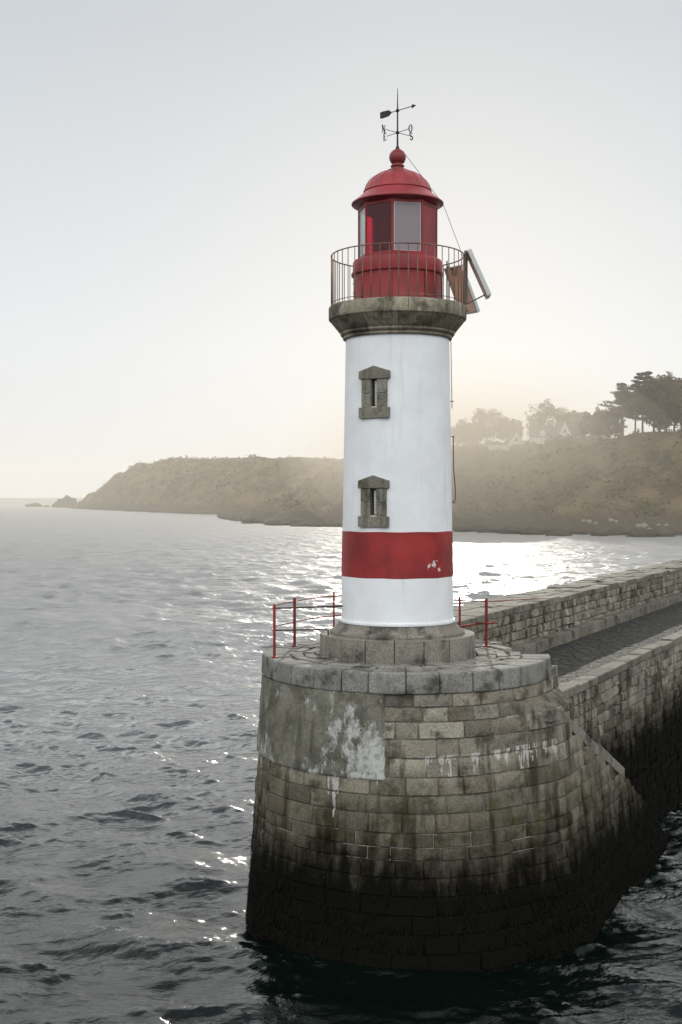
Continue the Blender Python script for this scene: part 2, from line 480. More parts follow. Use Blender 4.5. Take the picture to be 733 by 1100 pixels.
# paving inside the coping, concentric rows of rough setts
mb = MB()
for (ra, rb) in ((1.3, 1.52), (1.52, 1.76), (1.76, 1.98), (1.98, 2.22), (2.22, 2.49)):
    th = rng.uniform(0, 0.2)
    end = th + 2 * math.pi
    while th < end - 0.05:
        dth = rng.uniform(0.34, 0.75) / rb
        if th + dth > end - 0.12: dth = end - th
        a0, a1 = th + 0.02 / rb, th + dth - 0.02 / rb
        c = (ra + rb) / 2 * np.array([math.cos((a0 + a1) / 2), math.sin((a0 + a1) / 2)])
        t_, p_ = to_tp(CX + c[0], CY + c[1])
        th += dth
        if p_ > 0.3 and t_ > 1.35 and not (p_ < 1.9 and t_ < 2.4): continue
        zt = ZP - 0.01 + rng.normal(0, 0.014)
        ij = lambda: rng.normal(0, 0.012)
        P4 = [((ra + 0.015 + ij()), a0), ((rb - 0.015 + ij()), a0), ((rb - 0.015 + ij()), a1), ((ra + 0.015 + ij()), a1)]
        P4 = [(CX + r_ * math.cos(a), CY + r_ * math.sin(a)) for r_, a in P4]
        mb.hexa([(x, y, 5.56) for x, y in P4] + [(x, y, zt + rng.normal(0, 0.006)) for x, y in P4],
                (float(np.clip(rng.normal(0.75, 0.2), 0, 1)), 0.5, 0))
mb.build('paving', M['coping'], head, bevel=0.03, seg=2)

# smooth lime render over the blocks on the seaward face
def s_of_x(x):   # position along the face of a point with that x, on the camera side
    a = 2 * math.pi - math.acos((x - CX) / 3.12)
    return (a - TH0) * RB
sa, sb = s_of_x(-1.66), s_of_x(0.86)
us = np.linspace(sa - 0.5, sb, 70); zs = np.linspace(3.58, 5.235, 44)
U, Z = np.meshgrid(us, zs)
w = np.array([[mnoise.noise((u * 2.3, z * 2.3, 1.7)) + 0.5 * mnoise.noise((u * 7, z * 7, 4.7)) for u in us] for z in zs])
lowj = np.array([mnoise.noise((u * 3.0, 9.1, 0.3)) for u in us])
U2 = U.copy(); Z2 = Z.copy()
Z2[0, :] += 0.045 * lowj
U2[:, -1] += 0.05 * w[:, -1]; Z2[0, :] += 0.03 * w[0, :]
p, nr = base_surf(U2.ravel(), Z2.ravel())
off = 0.050 + 0.010 * w
off[0, :] = -0.03; off[:, -1] = -0.03
p = p + nr * off.ravel()[:, None]
nx = U.shape[1]
mb = MB().add(p, [(r * nx + c, r * nx + c + 1, (r + 1) * nx + c + 1, (r + 1) * nx + c) for r in range(len(zs) - 1) for c in range(nx - 1)])
mb.build('render_coat', M['plaster'], head, smooth=True)

# sloping cap stones on the buttress
mb = MB(); core = MB()
ts = [(-0.42, 4.80), (0.2, 4.74), (0.95, 4.37), (1.75, 3.98), (2.6, 3.56), (3.5, 3.12), (4.45, 2.66), (5.3, 2.12), (6.2, 1.55), (7.1, 0.95), (7.8, 0.45)]
for i in range(len(ts) - 1):
    (t0, z0), (t1, z1) = ts[i], ts[i + 1]
    g = 0.008; first = i == 0
    t0 += g; t1 -= g
    k0 = 0.42 + 3.05 + 0.59 * (1 - z0 / 5.25); k1 = 0.42 + 3.05 + 0.59 * (1 - z1 / 5.25)
    kb = 0.42 + 3.05 + 0.59 * 1.09 - 0.05
    if not first: core.hexa([tp(t0 - g, 2.9, -0.5), tp(t0 - g, kb, -0.5), tp(t1 + g, kb, -0.5), tp(t1 + g, 2.9, -0.5),
               tp(t0 - g, 2.9, z0 - 0.1), tp(t0 - g, k0 - 0.04, z0 - 0.1), tp(t1 + g, k1 - 0.04, z1 - 0.1), tp(t1 + g, 2.9, z1 - 0.1)], (0.3, 0.2, 0))
    zo = rng.normal(0, 0.02)
    a = [tp(t0, 2.95, z0 - 0.25 + zo), tp(t0, k0 + 0.035, z0 - 0.25 + zo), tp(t1, k1 + 0.035, z1 - 0.25 + zo), tp(t1, 2.95, z1 - 0.25 + zo)]
    b = [(q[0], q[1], q[2] + 0.25) for q in a]
    if t0 < 4.3: mb.hexa(a + b, (float(rng.uniform(0.6, 1.0)) if t0 < 4.3 else 0.2, 0.2, 0), 0 if t0 < 4.3 else 1)
mb.build('buttress_cap', [M['capstone'], M['pier']], head, bevel=0.025)
core.build('buttress_core', M['pier'], head)
mb = MB()
for k in range(7):
    a0, a1 = THN - (1.5 - k * 0.25) / RB * 1.0, THN - (1.25 - k * 0.25) / RB
    w0, w1 = [3.05 + 0.06 + 0.30 * (lambda q: q * q * (3 - 2 * q))(min(1, (0.25 * j) / 1.6)) for j in (k, k + 1)]
    mb.hexa([(CX + r_ * math.cos(a), CY + r_ * math.sin(a), z_) for z_ in (4.6, 4.715) for r_, a in ((2.9, a0), (w0, a0), (w1, a1), (2.9, a1))], (0.9, 0.1, 0))
mb.build('buttress_ledge', M['pier'], head)

# ragged weed hanging at the tide line (part of the head)
mb = MB()
for k in range(5200):
    s = rng.uniform(2.0, S_TAN + 7); z = abs(rng.normal(0, 0.9)) + 0.05
    if z > 2.3: continue
    if s > S_TAN and s - S_TAN > wing_t(z) - 0.3: continue
    p, nr = base_surf(np.array([s]), np.array([z])); p = p[0]; nr = nr[0]
    tv = np.array([-nr[1], nr[0], 0]); L = rng.uniform(0.05, 0.16); wd = rng.uniform(0.010, 0.035)
    o = rng.uniform(0.02, 0.06)
    q0 = p + nr * 0.0 - tv * wd; q1 = p + nr * 0.0 + tv * wd
    q2 = p + nr * o + tv * wd * 0.6 - np.array([0, 0, L]); q3 = p + nr * o * 0.8 - tv * wd * 0.6 - np.array([0, 0, L * rng.uniform(0.6, 1.1)])
    mb.add([q0, q1, q2, q3], [(0, 1, 2, 3)], (0.3, 0.2, 0))
o = mb.build('seaweed', M['pier'], head); o['kind'] = 'stuff'

# ---- pier
pier = tag(empty('stone_pier', tp(20, 0.5, 0)), 'long stone pier with cobbled walkway and raised sea wall running to the right', 'pier')
def side_surf(s, z):
    s = np.asarray(s, float); z = np.asarray(z, float)
    pp = 3.2 + 0.035 * (ZW - z)
    x = TX + s * DV[0] + pp * NV[0]; y = TY + s * DV[1] + pp * NV[1]
    nn = np.repeat(np.array([[NV[0], NV[1], 0.035]]), len(s), 0)
    return np.stack([x, y, z], 1), nn
def zstep(a, b, lo, hi):
    out = [a]
    while out[-1] < b - hi * 0.9: out.append(out[-1] + rng.uniform(lo, hi))
    out[-1:] = [out[-1]] if b - out[-1] > lo * 0.6 else []
    return out + [b]
mb = MB()
masonry(mb, side_surf, 1.1, 46.0, zstep(-0.4, ZW - 0.17, 0.22, 0.32), (0.28, 0.85), depth=0.045, rough=0.022, ds=0.3, joint=0.016)
masonry(mb, side_surf, 46.0, 292.0, zstep(-0.4, ZW - 0.17, 0.4, 0.5), (0.8, 1.6), depth=0.045, rough=0.022, ds=0.6)
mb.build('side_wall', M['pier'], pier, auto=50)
PPI = 0.26                                            # inner face of the sea wall
def par_surf(s, z):
    s = np.asarray(s, float); z = np.asarray(z, float)
    x = TX + s * DV[0] + PPI * NV[0]; y = TY + s * DV[1] + PPI * NV[1]
    return np.stack([x, y, z], 1), np.repeat(np.array([[NV[0], NV[1], 0.0]]), len(s), 0)
def sea_surf(s, z):
    s = np.asarray(s, float)[...]; z = np.asarray(z, float)
    pp = -1.16 - 0.05 * (6 - z)
    x = TX + (292 - s) * DV[0] + pp * NV[0]; y = TY + (292 - s) * DV[1] + pp * NV[1]
    return np.stack([x, y, z], 1), np.repeat(np.array([[-NV[0], -NV[1], 0.0]]), len(s), 0)
def end_surf(s, z):
    s = np.asarray(s, float); z = np.asarray(z, float)
    x = TX + 2.5 * DV[0] + (s - 1.2) * NV[0]; y = TY + 2.5 * DV[1] + (s - 1.2) * NV[1]
    return np.stack([x, y, z], 1), np.repeat(np.array([[-DV[0], -DV[1], 0.0]]), len(s), 0)
mb = MB()
masonry(mb, par_surf, 2.5, 50.0, [4.7, 4.95, 5.2, 5.45, 5.69, 5.94], (0.26, 0.62), depth=0.05, rough=0.026, ds=0.3, joint=0.018)
masonry(mb, par_surf, 50, 292.0, [4.7, 5.2, 5.6, 5.94], (0.6, 1.2), depth=0.05, rough=0.026, ds=0.5)
masonry(mb, end_surf, 0.0, 1.46, [4.7, 4.95, 5.2, 5.45, 5.69, 5.94], (0.26, 0.62), depth=0.05, rough=0.026, ds=0.3)
masonry(mb, sea_surf, 0.0, 289.4, [-0.5, 0.3, 1.1, 1.9, 2.7, 3.5, 4.2, 4.9, 5.4, 5.94], (0.8, 1.7), depth=0.05, rough=0.02, ds=0.8)
mb.build('parapet_wall', M['pier'], pier, auto=50)
def slabs(mb, t0, t1, p0, p1, zt, th, lr, rows=1, jit=0.012, col=0.6, tint=0.15, split=None):
    ws = split or [p0 + (p1 - p0) * i / rows for i in range(rows + 1)]
    for i in range(len(ws) - 1):
        t = t0 + rng.uniform(-lr[0], 0) * 0
        while t < t1:
            L = rng.uniform(*lr)
            a, b = t + 0.008, min(t + L, t1) - 0.008
            t += L
            if b - a < 0.1: continue
            z = zt + rng.normal(0, jit)
            pa, pb = ws[i] + 0.006 + (rng.normal(0, 0.012) if i == 0 else 0), ws[i + 1] - 0.006 + (rng.normal(0, 0.012) if i == len(ws) - 2 else 0)
            q = [tp(a, pa, 0), tp(a, pb, 0), tp(b, pb, 0), tp(b, pa, 0)]
            mb.hexa([(v[0], v[1], zt - th) for v in q] + [(v[0], v[1], z) for v in q],
                    (float(np.clip(rng.normal(col, 0.2), 0, 1)), float(np.clip(rng.normal(tint, 0.15), 0, 1)), 0))
mb = MB(); slabs(mb, 2.46, 292, -1.22, 0.29, 6.09, 0.17, (0.6, 1.3), jit=0.016, split=[-1.22, -0.62, -0.2, 0.30], col=0.7, tint=0.3)
mb.build('parapet_cap', M['capstone'], pier, bevel=0.03)
mb = MB(); slabs(mb, 2.4, 292, 0.2, 0.6, 5.10, 0.34, (0.9, 1.7), jit=0.01, col=0.5, tint=0.35)
mb.build('ledge', M['capstone'], pier, bevel=0.025)
mb = MB(); slabs(mb, 1.25, 292, 2.84, 3.25, ZW + 0.03, 0.2, (0.8, 1.6), jit=0.012, col=0.45, tint=0.25)
mb.build('kerb', M['capstone'], pier, bevel=0.03)
mb = MB()
a = [tp(1.3, -1.1, 0), tp(1.3, 2.9, 0), tp(292, 2.9, 0), tp(292, -1.1, 0)]
mb.hexa([(v[0], v[1], -0.5) for v in a] + [(v[0], v[1], ZW - 0.01) for v in a])
mb.build('walkway', M['walk'], pier)

# ------------------------------------------------------------------ lighthouse
LH = tag(empty('lighthouse', (TX, TY, ZP)), 'white round lighthouse with one red band and red lantern standing on the pier head', 'lighthouse')
N = 128
# plinth: drum of blocks
rng = np.random.default_rng(11)
mb = MB(); th = R(-10); nb = 17
for k in range(nb):
    a0, a1 = th + 2 * math.pi * k / nb + 0.004, th + 2 * math.pi * (k + 1) / nb - 0.004
    vs = []; ns = 5; ro = 1.66 + rng.normal(0, 0.004)
    for i in range(ns + 1):
        a = a0 + (a1 - a0) * i / ns
        for (r_, z_) in ((1.2, 5.55), (ro, 5.55), (ro, 6.09), (1.2, 6.09)):
            vs.append((TX + r_ * math.cos(a), TY + r_ * math.sin(a), z_))
    fs = [(0, 1, 2, 3), tuple(ns * 4 + i for i in (3, 2, 1, 0))]
    for i in range(ns):
        for j in range(4): fs.append((i * 4 + j, (i + 1) * 4 + j, (i + 1) * 4 + (j + 1) % 4, i * 4 + (j + 1) % 4))
    mb.add(vs, fs, (float(np.clip(rng.normal(0.55, 0.2), 0, 1)), 0.1, 0))
mb.build('plinth', M['plinth'], LH, bevel=0.018, seg=2, auto=40)
mb = MB()
nb = 11
for k in range(nb):
    a0, a1 = R(14) + 2 * math.pi * k / nb + 0.003, R(14) + 2 * math.pi * (k + 1) / nb - 0.003
    vs = []; ns = 8
    prof = [(1.15, 6.085), (1.44, 6.085), (1.445, 6.14), (1.42, 6.17), (1.36, 6.20), (1.29, 6.27), (1.26, 6.33), (1.15, 6.33)]
    m = len(prof)
    for i in range(ns + 1):
        a = a0 + (a1 - a0) * i / ns
        for (r_, z_) in prof: vs.append((TX + r_ * math.cos(a), TY + r_ * math.sin(a), z_))
    fs = [tuple(range(m)), tuple(ns * m + i for i in range(m - 1, -1, -1))]
    for i in range(ns):
        for j in range(m): fs.append((i * m + j, (i + 1) * m + j, (i + 1) * m + (j + 1) % m, i * m + (j + 1) % m))
    mb.add(vs, fs, (float(np.clip(rng.normal(0.35, 0.2), 0, 1)), 0.1, 0))
mb.build('base_moulding', M['plinth'], LH, auto=40)

def tower_r(z):
    return float(np.interp(z, [6.3, 7.3, 8.3, 10.5, 12.5], [1.205, 1.195, 1.175, 1.140, 1.105]))
WA = R(-90 - 27.5)                              # azimuth of the windows
WZ = [(10.63, 11.71), (8.38, 9.45)]             # sill bottom, lintel peak
SL = 0.075                                      # half width of the slit opening
slit = [(z0 + 0.24, z1 - 0.27) for z0, z1 in WZ]
hw = SL / 1.15
angs = sorted(set([WA - hw, WA + hw] + [WA + hw + (2 * math.pi - 2 * hw) * i / (N - 1) for i in range(1, N - 1)]))
angs = [WA - hw, WA + hw] + [WA + hw + (2 * math.pi - 2 * hw) * i / (N - 1) for i in range(1, N - 1)]
zl = sorted(set(list(np.linspace(6.40, 12.45, 40)) + [v for s in slit for v in s]))
vs = []; fs = []
prof = [(1.20, 6.33), (1.235, 6.34), (1.245, 6.37), (1.235, 6.40)] + [(tower_r(z), z) for z in zl]
na = len(angs)
for r_, z in prof:
    for a in angs: vs.append((TX + r_ * math.cos(a), TY + r_ * math.sin(a), z))
for i in range(len(prof) - 1):
    zm = (prof[i][1] + prof[i + 1][1]) / 2
    for k in range(na):
        if k == 0 and any(s[0] < zm < s[1] for s in slit): continue
        k2 = (k + 1) % na
        fs.append((i * na + k, i * na + k2, (i + 1) * na + k2, (i + 1) * na + k))
MB().add(vs, fs).build('tower', M['white'], LH, auto=40)
# red band sheeting with upright laps
mb = MB(); nb = 14
for k in range(nb):
    a0, a1 = R(-75.5) + 2 * math.pi * k / nb, R(-75.5) + 2 * math.pi * (k + 1) / nb + 0.006
    vs = []; ns = 9
    for i in range(ns + 1):
        a = a0 + (a1 - a0) * i / ns; o_ = 0.010 - 0.003 * i / ns
        for z_ in (7.32, 7.33, 8.27, 8.28):
            vs.append((TX + (tower_r(z_) + (o_ if 7.325 < z_ < 8.275 else 0.0)) * math.cos(a), TY + (tower_r(z_) + (o_ if 7.325 < z_ < 8.275 else 0.0)) * math.sin(a), z_ + 0.004 * math.sin(9 * a)))
    mb.add(vs, [(i * 4 + j, (i + 1) * 4 + j, (i + 1) * 4 + j + 1, i * 4 + j + 1) for i in range(ns) for j in range(3)])
mb.build('painted_band', M['band'], LH, smooth=False)

# windows
for (z0, z1), (s0, s1) in zip(WZ, slit):
    zc = (z0 + z1) / 2; rw = tower_r(zc)
    ca, sa_ = math.cos(WA), math.sin(WA)
    MW = Matrix(((-sa_, ca, 0, TX + rw * ca), (ca, sa_, 0, TY + rw * sa_), (0, 0, 1, 0), (0, 0, 0, 1)))
    # local x: along the face, local y: outward
    def L(x, y, z): return MW @ Vector((x, y, z))
    win = empty('window', (TX + rw * ca, TY + rw * sa_, z0)); pinv(win, LH)
    mb = MB()
    def blk(x0, x1, za, zb, yo, b):
        mb.hexa([L(x0, -0.14, za), L(x1, -0.14, za), L(x1, yo, za), L(x0, yo, za), L(x0, -0.14, zb), L(x1, -0.14, zb), L(x1, yo, zb), L(x0, yo, zb)], (b, 0.1, 0))
    W1, W2 = 0.34, 0.285
    blk(-W1, W1, z0, z0 + 0.225, 0.055, 0.6)
    for sgn in (-1, 1):
        e = sorted((sgn * SL, sgn * W2))
        zm = s0 + (s1 - s0) * 0.48
        blk(e[0], e[1], z0 + 0.228, zm - 0.004, 0.035, 0.75 if sgn < 0 else 0.5)
        blk(e[0], e[1], zm + 0.004, z1 - 0.272, 0.035, 0.5 if sgn < 0 else 0.8)
    # gabled lintel
    zb = z1 - 0.27
    pr = [(-W1, zb), (W1, zb), (W1, z1 - 0.11), (0, z1), (-W1, z1 - 0.11)]
    va = [L(x, -0.14, z) for x, z in pr] + [L(x, 0.058, z) for x, z in pr]
    mb.add(va, [(0, 1, 2, 3, 4), (9, 8, 7, 6, 5)] + [(k, 5 + k, 5 + (k + 1) % 5, (k + 1) % 5) for k in range(5)], (0.35, 0.1, 0))
    mb.build('stone_surround', M['window'], win, bevel=0.012, seg=2)
    mb = MB()
    for sgn in (-1, 1):
        mb.hexa([L(x, y, z) for z in (s0 - 0.01, s1 + 0.01) for x, y in ((sgn * (SL - 0.004) - 0.004, -0.34), (sgn * (SL - 0.004) + 0.004, -0.34), (sgn * (SL - 0.004) + 0.004, -0.02), (sgn * (SL - 0.004) - 0.004, -0.02))], (0.15, 0.1, 0))
    for zz in (s0 - 0.004, s1 + 0.004):
        mb.hexa([L(x, y, zz + dz) for dz in (-0.006, 0.006) for x, y in ((-SL, -0.34), (SL, -0.34), (SL, -0.02), (-SL, -0.02))], (0.3, 0.1, 0))
    mb.build('reveal', M['window'], win)
    MB().hexa([L(x, y, z) for z in (s0, s1) for x, y in ((-SL, -0.32), (SL, -0.32), (SL, -0.30), (-SL, -0.30))]).build('pane', M['pane'], win)
    MB().hexa([L(x, y, z) for z in (s0 + 0.02, s1 - 0.03) for x, y in ((-0.006, -0.10), (0.046, -0.10), (0.046, -0.035), (-0.006, -0.035))]).build('window_bar', M['mullion'], win)

# gallery: moulded stone cornice made of blocks, slab on top
mb = MB(); nb = 12
prof = [(1.0, 12.36), (1.15, 12.36), (1.17, 12.38), (1.17, 12.43), (1.20, 12.44), (1.225, 12.47), (1.225, 12.51), (1.255, 12.53), (1.31, 12.60), (1.385, 12.69), (1.45, 12.775), (1.0, 12.775)]
for k in range(nb):
    a0, a1 = R(-92) + 2 * math.pi * k / nb + 0.0035, R(-92) + 2 * math.pi * (k + 1) / nb - 0.0035
    vs = []; ns = 8; m = len(prof)
    for i in range(ns + 1):
        a = a0 + (a1 - a0) * i / ns
        for (r_, z_) in prof: vs.append((TX + r_ * math.cos(a), TY + r_ * math.sin(a), z_))
    fs = [tuple(range(m)), tuple(ns * m + i for i in range(m - 1, -1, -1))]
    for i in range(ns):
        for j in range(m): fs.append((i * m + j, (i + 1) * m + j, (i + 1) * m + (j + 1) % m, i * m + (j + 1) % m))
    mb.add(vs, fs, (float(np.clip(rng.normal(0.35, 0.2), 0, 1)), 0.1, 0))
mb.build('gallery_cornice', M['gallery'], LH, auto=35)
mb = MB(); nb = 14
for k in range(nb):
    a0, a1 = R(-84) + 2 * math.pi * k / nb + 0.003, R(-84) + 2 * math.pi * (k + 1) / nb - 0.003
    vs = []; ns = 6; prof = [(0.5, 12.778), (1.465, 12.778), (1.475, 12.80), (1.475, 13.03), (1.455, 13.06), (0.5, 13.06)]; m = len(prof)
    for i in range(ns + 1):
        a = a0 + (a1 - a0) * i / ns
        for (r_, z_) in prof: vs.append((TX + r_ * math.cos(a), TY + r_ * math.sin(a), z_))
    fs = [tuple(range(m)), tuple(ns * m + i for i in range(m - 1, -1, -1))]
    for i in range(ns):
        for j in range(m): fs.append((i * m + j, (i + 1) * m + j, (i + 1) * m + (j + 1) % m, i * m + (j + 1) % m))
    mb.add(vs, fs, (float(np.clip(rng.normal(0.6, 0.2), 0, 1)), 0.05, 0))
mb.build('gallery_slab', M['gallery'], LH, auto=35)

# gallery railing
mb = MB(); RR = 1.42; NBAL = 46
mb.tube([(TX + RR * math.cos(2 * math.pi * k / 96), TY + RR * math.sin(2 * math.pi * k / 96), 14.15) for k in range(97)], 0.014, 6, False)
mb.tube([(TX + RR * math.cos(2 * math.pi * k / 96), TY + RR * math.sin(2 * math.pi * k / 96), 13.13) for k in range(97)], 0.008, 6, False)
gr = mb.build('gallery_railing', M['bars'], LH, smooth=True)
for k in range(NBAL):
    a = 2 * math.pi * (k + 0.3) / NBAL
    x, y = TX + RR * math.cos(a), TY + RR * math.sin(a)
    MB().tube([(x, y, 13.04), (x, y, 14.15)], 0.0105, 6).build('baluster', M['bars'], gr, smooth=True)

# lantern base drum
mb = MB().lathe([(0.5, 13.05), (0.955, 13.05), (0.965, 13.07), (0.945, 13.10), (0.94, 13.72), (0.985, 13.73), (0.985, 13.78), (0.96, 13.79), (0.955, 14.0), (0.94, 14.035), (0.5, 14.04)], TX, TY, 96)
for k in range(8):
    a = R(-100) + k * math.pi / 4
    mb.box((TX + 0.945 * math.cos(a), TY + 0.945 * math.sin(a), 13.40), (0.02, 0.03, 0.62), a)
    for zz in (13.2, 13.4, 13.6): mb.box((TX + 0.96 * math.cos(a), TY + 0.96 * math.sin(a), zz), (0.015, 0.022, 0.022), a)
for k in range(48):
    a = 2 * math.pi * k / 48
    mb.box((TX + 0.985 * math.cos(a), TY + 0.985 * math.sin(a), 13.755), (0.02, 0.018, 0.018), a)
mb.build('lantern_base', M['red'], LH, auto=40)

# lantern room, octagonal
LR, LZ0, LZ1 = 0.835, 14.03, 15.24
VA = [R(-90 - 10 + 45 * k) for k in range(8)]          # vertex 0 sits just left of centre
VX = [(TX + LR * math.cos(a), TY + LR * math.sin(a)) for a in VA]
lan = empty('lantern_room', (TX, TY, LZ0)); pinv(lan, LH)
mb = MB()
for k in range(8):
    mb.tube([(VX[k][0], VX[k][1], LZ0), (VX[k][0], VX[k][1], LZ1)], 0.026, 6)
    j = (k + 1) % 8
    for zz, hh in ((LZ0 + 0.05, 0.10), (LZ1 - 0.05, 0.12)):
        c = ((VX[k][0] + VX[j][0]) / 2, (VX[k][1] + VX[j][1]) / 2, zz)
        an = math.atan2(VX[j][1] - VX[k][1], VX[j][0] - VX[k][0])
        mb.box(c, (math.dist(VX[k], VX[j]), 0.04, hh), an)
mb.build('lantern_frame', M['red'], lan, bevel=0.006)
def pane(k, mat, name, inset=0.0, th=0.012):
    j = (k + 1) % 8
    c = ((VX[k][0] + VX[j][0]) / 2, (VX[k][1] + VX[j][1]) / 2, (LZ0 + LZ1) / 2)
    an = math.atan2(VX[j][1] - VX[k][1], VX[j][0] - VX[k][0])
    return MB().box(c, (math.dist(VX[k], VX[j]) - 0.05, th, LZ1 - LZ0 - 0.18), an).build(name, mat, lan)
pane(0, M['frost'], 'glass_pane'); pane(7, M['redglass'], 'glass_pane'); pane(6, M['clear'], 'glass_pane')
pane(5, M['clear'], 'glass_pane')
for k in (1, 2, 3, 4):
    pane(k, M['red'], 'metal_panel', th=0.02)
# pale putty frame of the front pane
j = 1; an = math.atan2(VX[1][1] - VX[0][1], VX[1][0] - VX[0][0]); wd = math.dist(VX[0], VX[1])
mb = MB(); c0 = Vector(((VX[0][0] + VX[1][0]) / 2, (VX[0][1] + VX[1][1]) / 2, 0)); ev = Vector((math.cos(an), math.sin(an), 0)); ov = Vector((math.sin(an), -math.cos(an), 0))
for sx in (-1, 1):
    mb.box(tuple(c0 + ev * sx * (wd / 2 - 0.04) + ov * 0.012 + Vector((0, 0, (LZ0 + LZ1) / 2))), (0.016, 0.012, LZ1 - LZ0 - 0.2), an)
for zz in (LZ0 + 0.10, LZ1 - 0.115):
    mb.box(tuple(c0 + ov * 0.012 + Vector((0, 0, zz))), (wd - 0.1, 0.012, 0.016), an)
mb.build('glazing_bead', M['mullion'], lan)
# optic inside
MB().lathe([(0.02, 14.0), (0.16, 14.0), (0.16, 14.35), (0.25, 14.4), (0.31, 14.6), (0.33, 14.75), (0.31, 14.9), (0.22, 15.08), (0.02, 15.12)], TX, TY, 32).build('lamp_optic', M['dark'], lan, smooth=True)
MB().lathe([(0.02, 15.20), (0.80, 15.20)], TX, TY, 32).build('lantern_ceiling', M['dark'], lan)

# dome with eave, pedestal and ball
dome = MB().lathe([(0.80, 15.19), (0.955, 15.235), (0.985, 15.255), (0.985, 15.275), (0.955, 15.30), (0.86, 15.37), (0.77, 15.45), (0.725, 15.50), (0.715, 15.52), (0.735, 15.525), (0.72, 15.56),
    (0.685, 15.65), (0.62, 15.75), (0.53, 15.83), (0.42, 15.895), (0.30, 15.945), (0.2, 15.97)], TX, TY, 96)
for k in range(16):
    a = R(-100) + 2 * math.pi * k / 16
    dome.tube([(TX + r_ * math.cos(a), TY + r_ * math.sin(a), z_ + 0.002) for r_, z_ in ((0.72, 15.56), (0.685, 15.65), (0.62, 15.75), (0.53, 15.83), (0.42, 15.895), (0.30, 15.945))], 0.008, 5)
dome = dome.build('dome', M['dome'], LH, auto=35)
fin = [(0.05, 15.95), (0.215, 15.955), (0.22, 15.975), (0.215, 15.995), (0.14, 16.0), (0.13, 16.03), (0.125, 16.06), (0.145, 16.065), (0.15, 16.08), (0.145, 16.095), (0.12, 16.10), (0.115, 16.13)]
fin += [(0.18 * math.cos(a), 16.27 + 0.18 * math.sin(a)) for a in np.linspace(-0.85, 1.3, 16)] + [(0.045, 16.452), (0.035, 16.47), (0.0, 16.5)]
MB().lathe(fin, TX, TY, 48).build('ball_finial', M['dome'], dome, auto=35)

# weather vane
van = MB()
van.tube([(TX, TY, 16.42), (TX, TY, 16.9), (TX, TY, 17.3), (TX, TY, 17.74)], [0.022, 0.017, 0.015, 0.006], 8)
van.lathe([(0.0, 16.44), (0.05, 16.44), (0.045, 16.47), (0.022, 16.52)], TX, TY, 16)
zc = 16.80
for zz in (zc, 17.27):
    van.lathe([(0.0, zz - 0.045), (0.032, zz - 0.025), (0.042, zz), (0.032, zz + 0.025), (0.0, zz + 0.045)], TX, TY, 12)
Nd = Vector((-0.30, -0.255, 0)).normalized(); Wd = Vector((0.255, -0.30, 0)).normalized()
C0 = Vector((TX, TY, zc))
van.tube([C0 - Nd * 0.34, C0 + Nd * 0.34], 0.007, 6); van.tube([C0 - Wd * 0.34, C0 + Wd * 0.34], 0.007, 6)
van = van.build('weather_vane', M['iron'], LH, auto=40)
# stroke letters: (points, widths) in a unit box, x right, y up
def ribbon(mb, pts, ws, org, ux, uz, th=0.012):
    nn = ux.cross(uz).normalized()
    P2 = [Vector((p[0], p[1])) for p in pts]
    vs = []; m = len(P2)
    for i, p in enumerate(P2):
        t = (P2[min(i + 1, m - 1)] - P2[max(i - 1, 0)]).normalized(); q = Vector((-t.y, t.x)) * (ws[i] / 2)
        for (s_, d_) in ((1, -1), (-1, -1), (-1, 1), (1, 1)):
            w_ = p + q * s_
            vs.append(org + ux * w_.x + uz * w_.y + nn * (th / 2 * d_))
    fs = [(0, 1, 2, 3), tuple((m - 1) * 4 + k for k in (3, 2, 1, 0))]
    for i in range(m - 1):
        for k in range(4): fs.append((i * 4 + k, (i + 1) * 4 + k, (i + 1) * 4 + (k + 1) % 4, i * 4 + (k + 1) % 4))
    mb.add(vs, fs)
def arc(cx, cy, rx, ry, a0, a1, n=12):
    return [(cx + rx * math.cos(R(a0 + (a1 - a0) * i / n)), cy + ry * math.sin(R(a0 + (a1 - a0) * i / n))) for i in range(n + 1)]
H = 0.165
def strokes(ch):
    if ch == 'N': return [([(-.055, -.5), (-.055, .5)], .05), ([(.36, -.5), (.36, .5)], .05), ([(-.07, .5), (.37, -.5)], .15), ([(-.16, .48), (.04, .48)], .05), ([(-.15, -.48), (.05, -.48)], .05), ([(.26, .48), (.46, .48)], .05)]
    if ch == 'E': return [([(0, -.5), (0, .5)], .15), ([(-.05, .47), (.38, .47)], .06), ([(-.05, -.47), (.40, -.47)], .06), ([(0, 0), (.26, 0)], .06), ([(.37, .49), (.37, .30)], .06), ([(.39, -.49), (.39, -.28)], .06)]
    if ch == 'O': return [(arc(.18, 0, .27, .46, 0, 360, 24), None)]
    if ch == 'S': return [(arc(.17, .23, .22, .24, 20, 250, 12) + arc(.17, -.22, .25, .26, 70, -160, 12), 'S')]
def letter(ch, d):
    mb = MB()
    ux = d.copy(); uz = Vector((0, 0, 1))
    if ux.x < 0: ux = -ux                      # reads from the camera side
    org = C0 + d * (0.34 + 0.06)
    off = -0.17 * H
    for pts, w in strokes(ch):
        pts = [(p[0] * H + off, p[1] * H) for p in pts]
        if w is None: ws = [(0.05 + 0.10 * abs(math.cos(2 * math.pi * i / 24))) * H for i in range(25)]
        elif w == 'S': ws = [(0.06 + 0.12 * math.sin(math.pi * min(1, i / (len(pts) - 1)))) * H for i in range(len(pts))]
        else: ws = [w * H] * len(pts)
        ribbon(mb, pts, ws, org, ux, uz)
    mb.build('letter', M['iron'], van)
letter('N', Nd); letter('S', -Nd); letter('O', Wd); letter('E', -Wd)
Ad = Vector((0.33, -0.32, 0)).normalized(); A0 = Vector((TX, TY, 17.27)); uz = Vector((0, 0, 1))
mb = MB(); mb.tube([A0 - Ad * 0.42, A0 + Ad * 0.44], 0.009, 6)
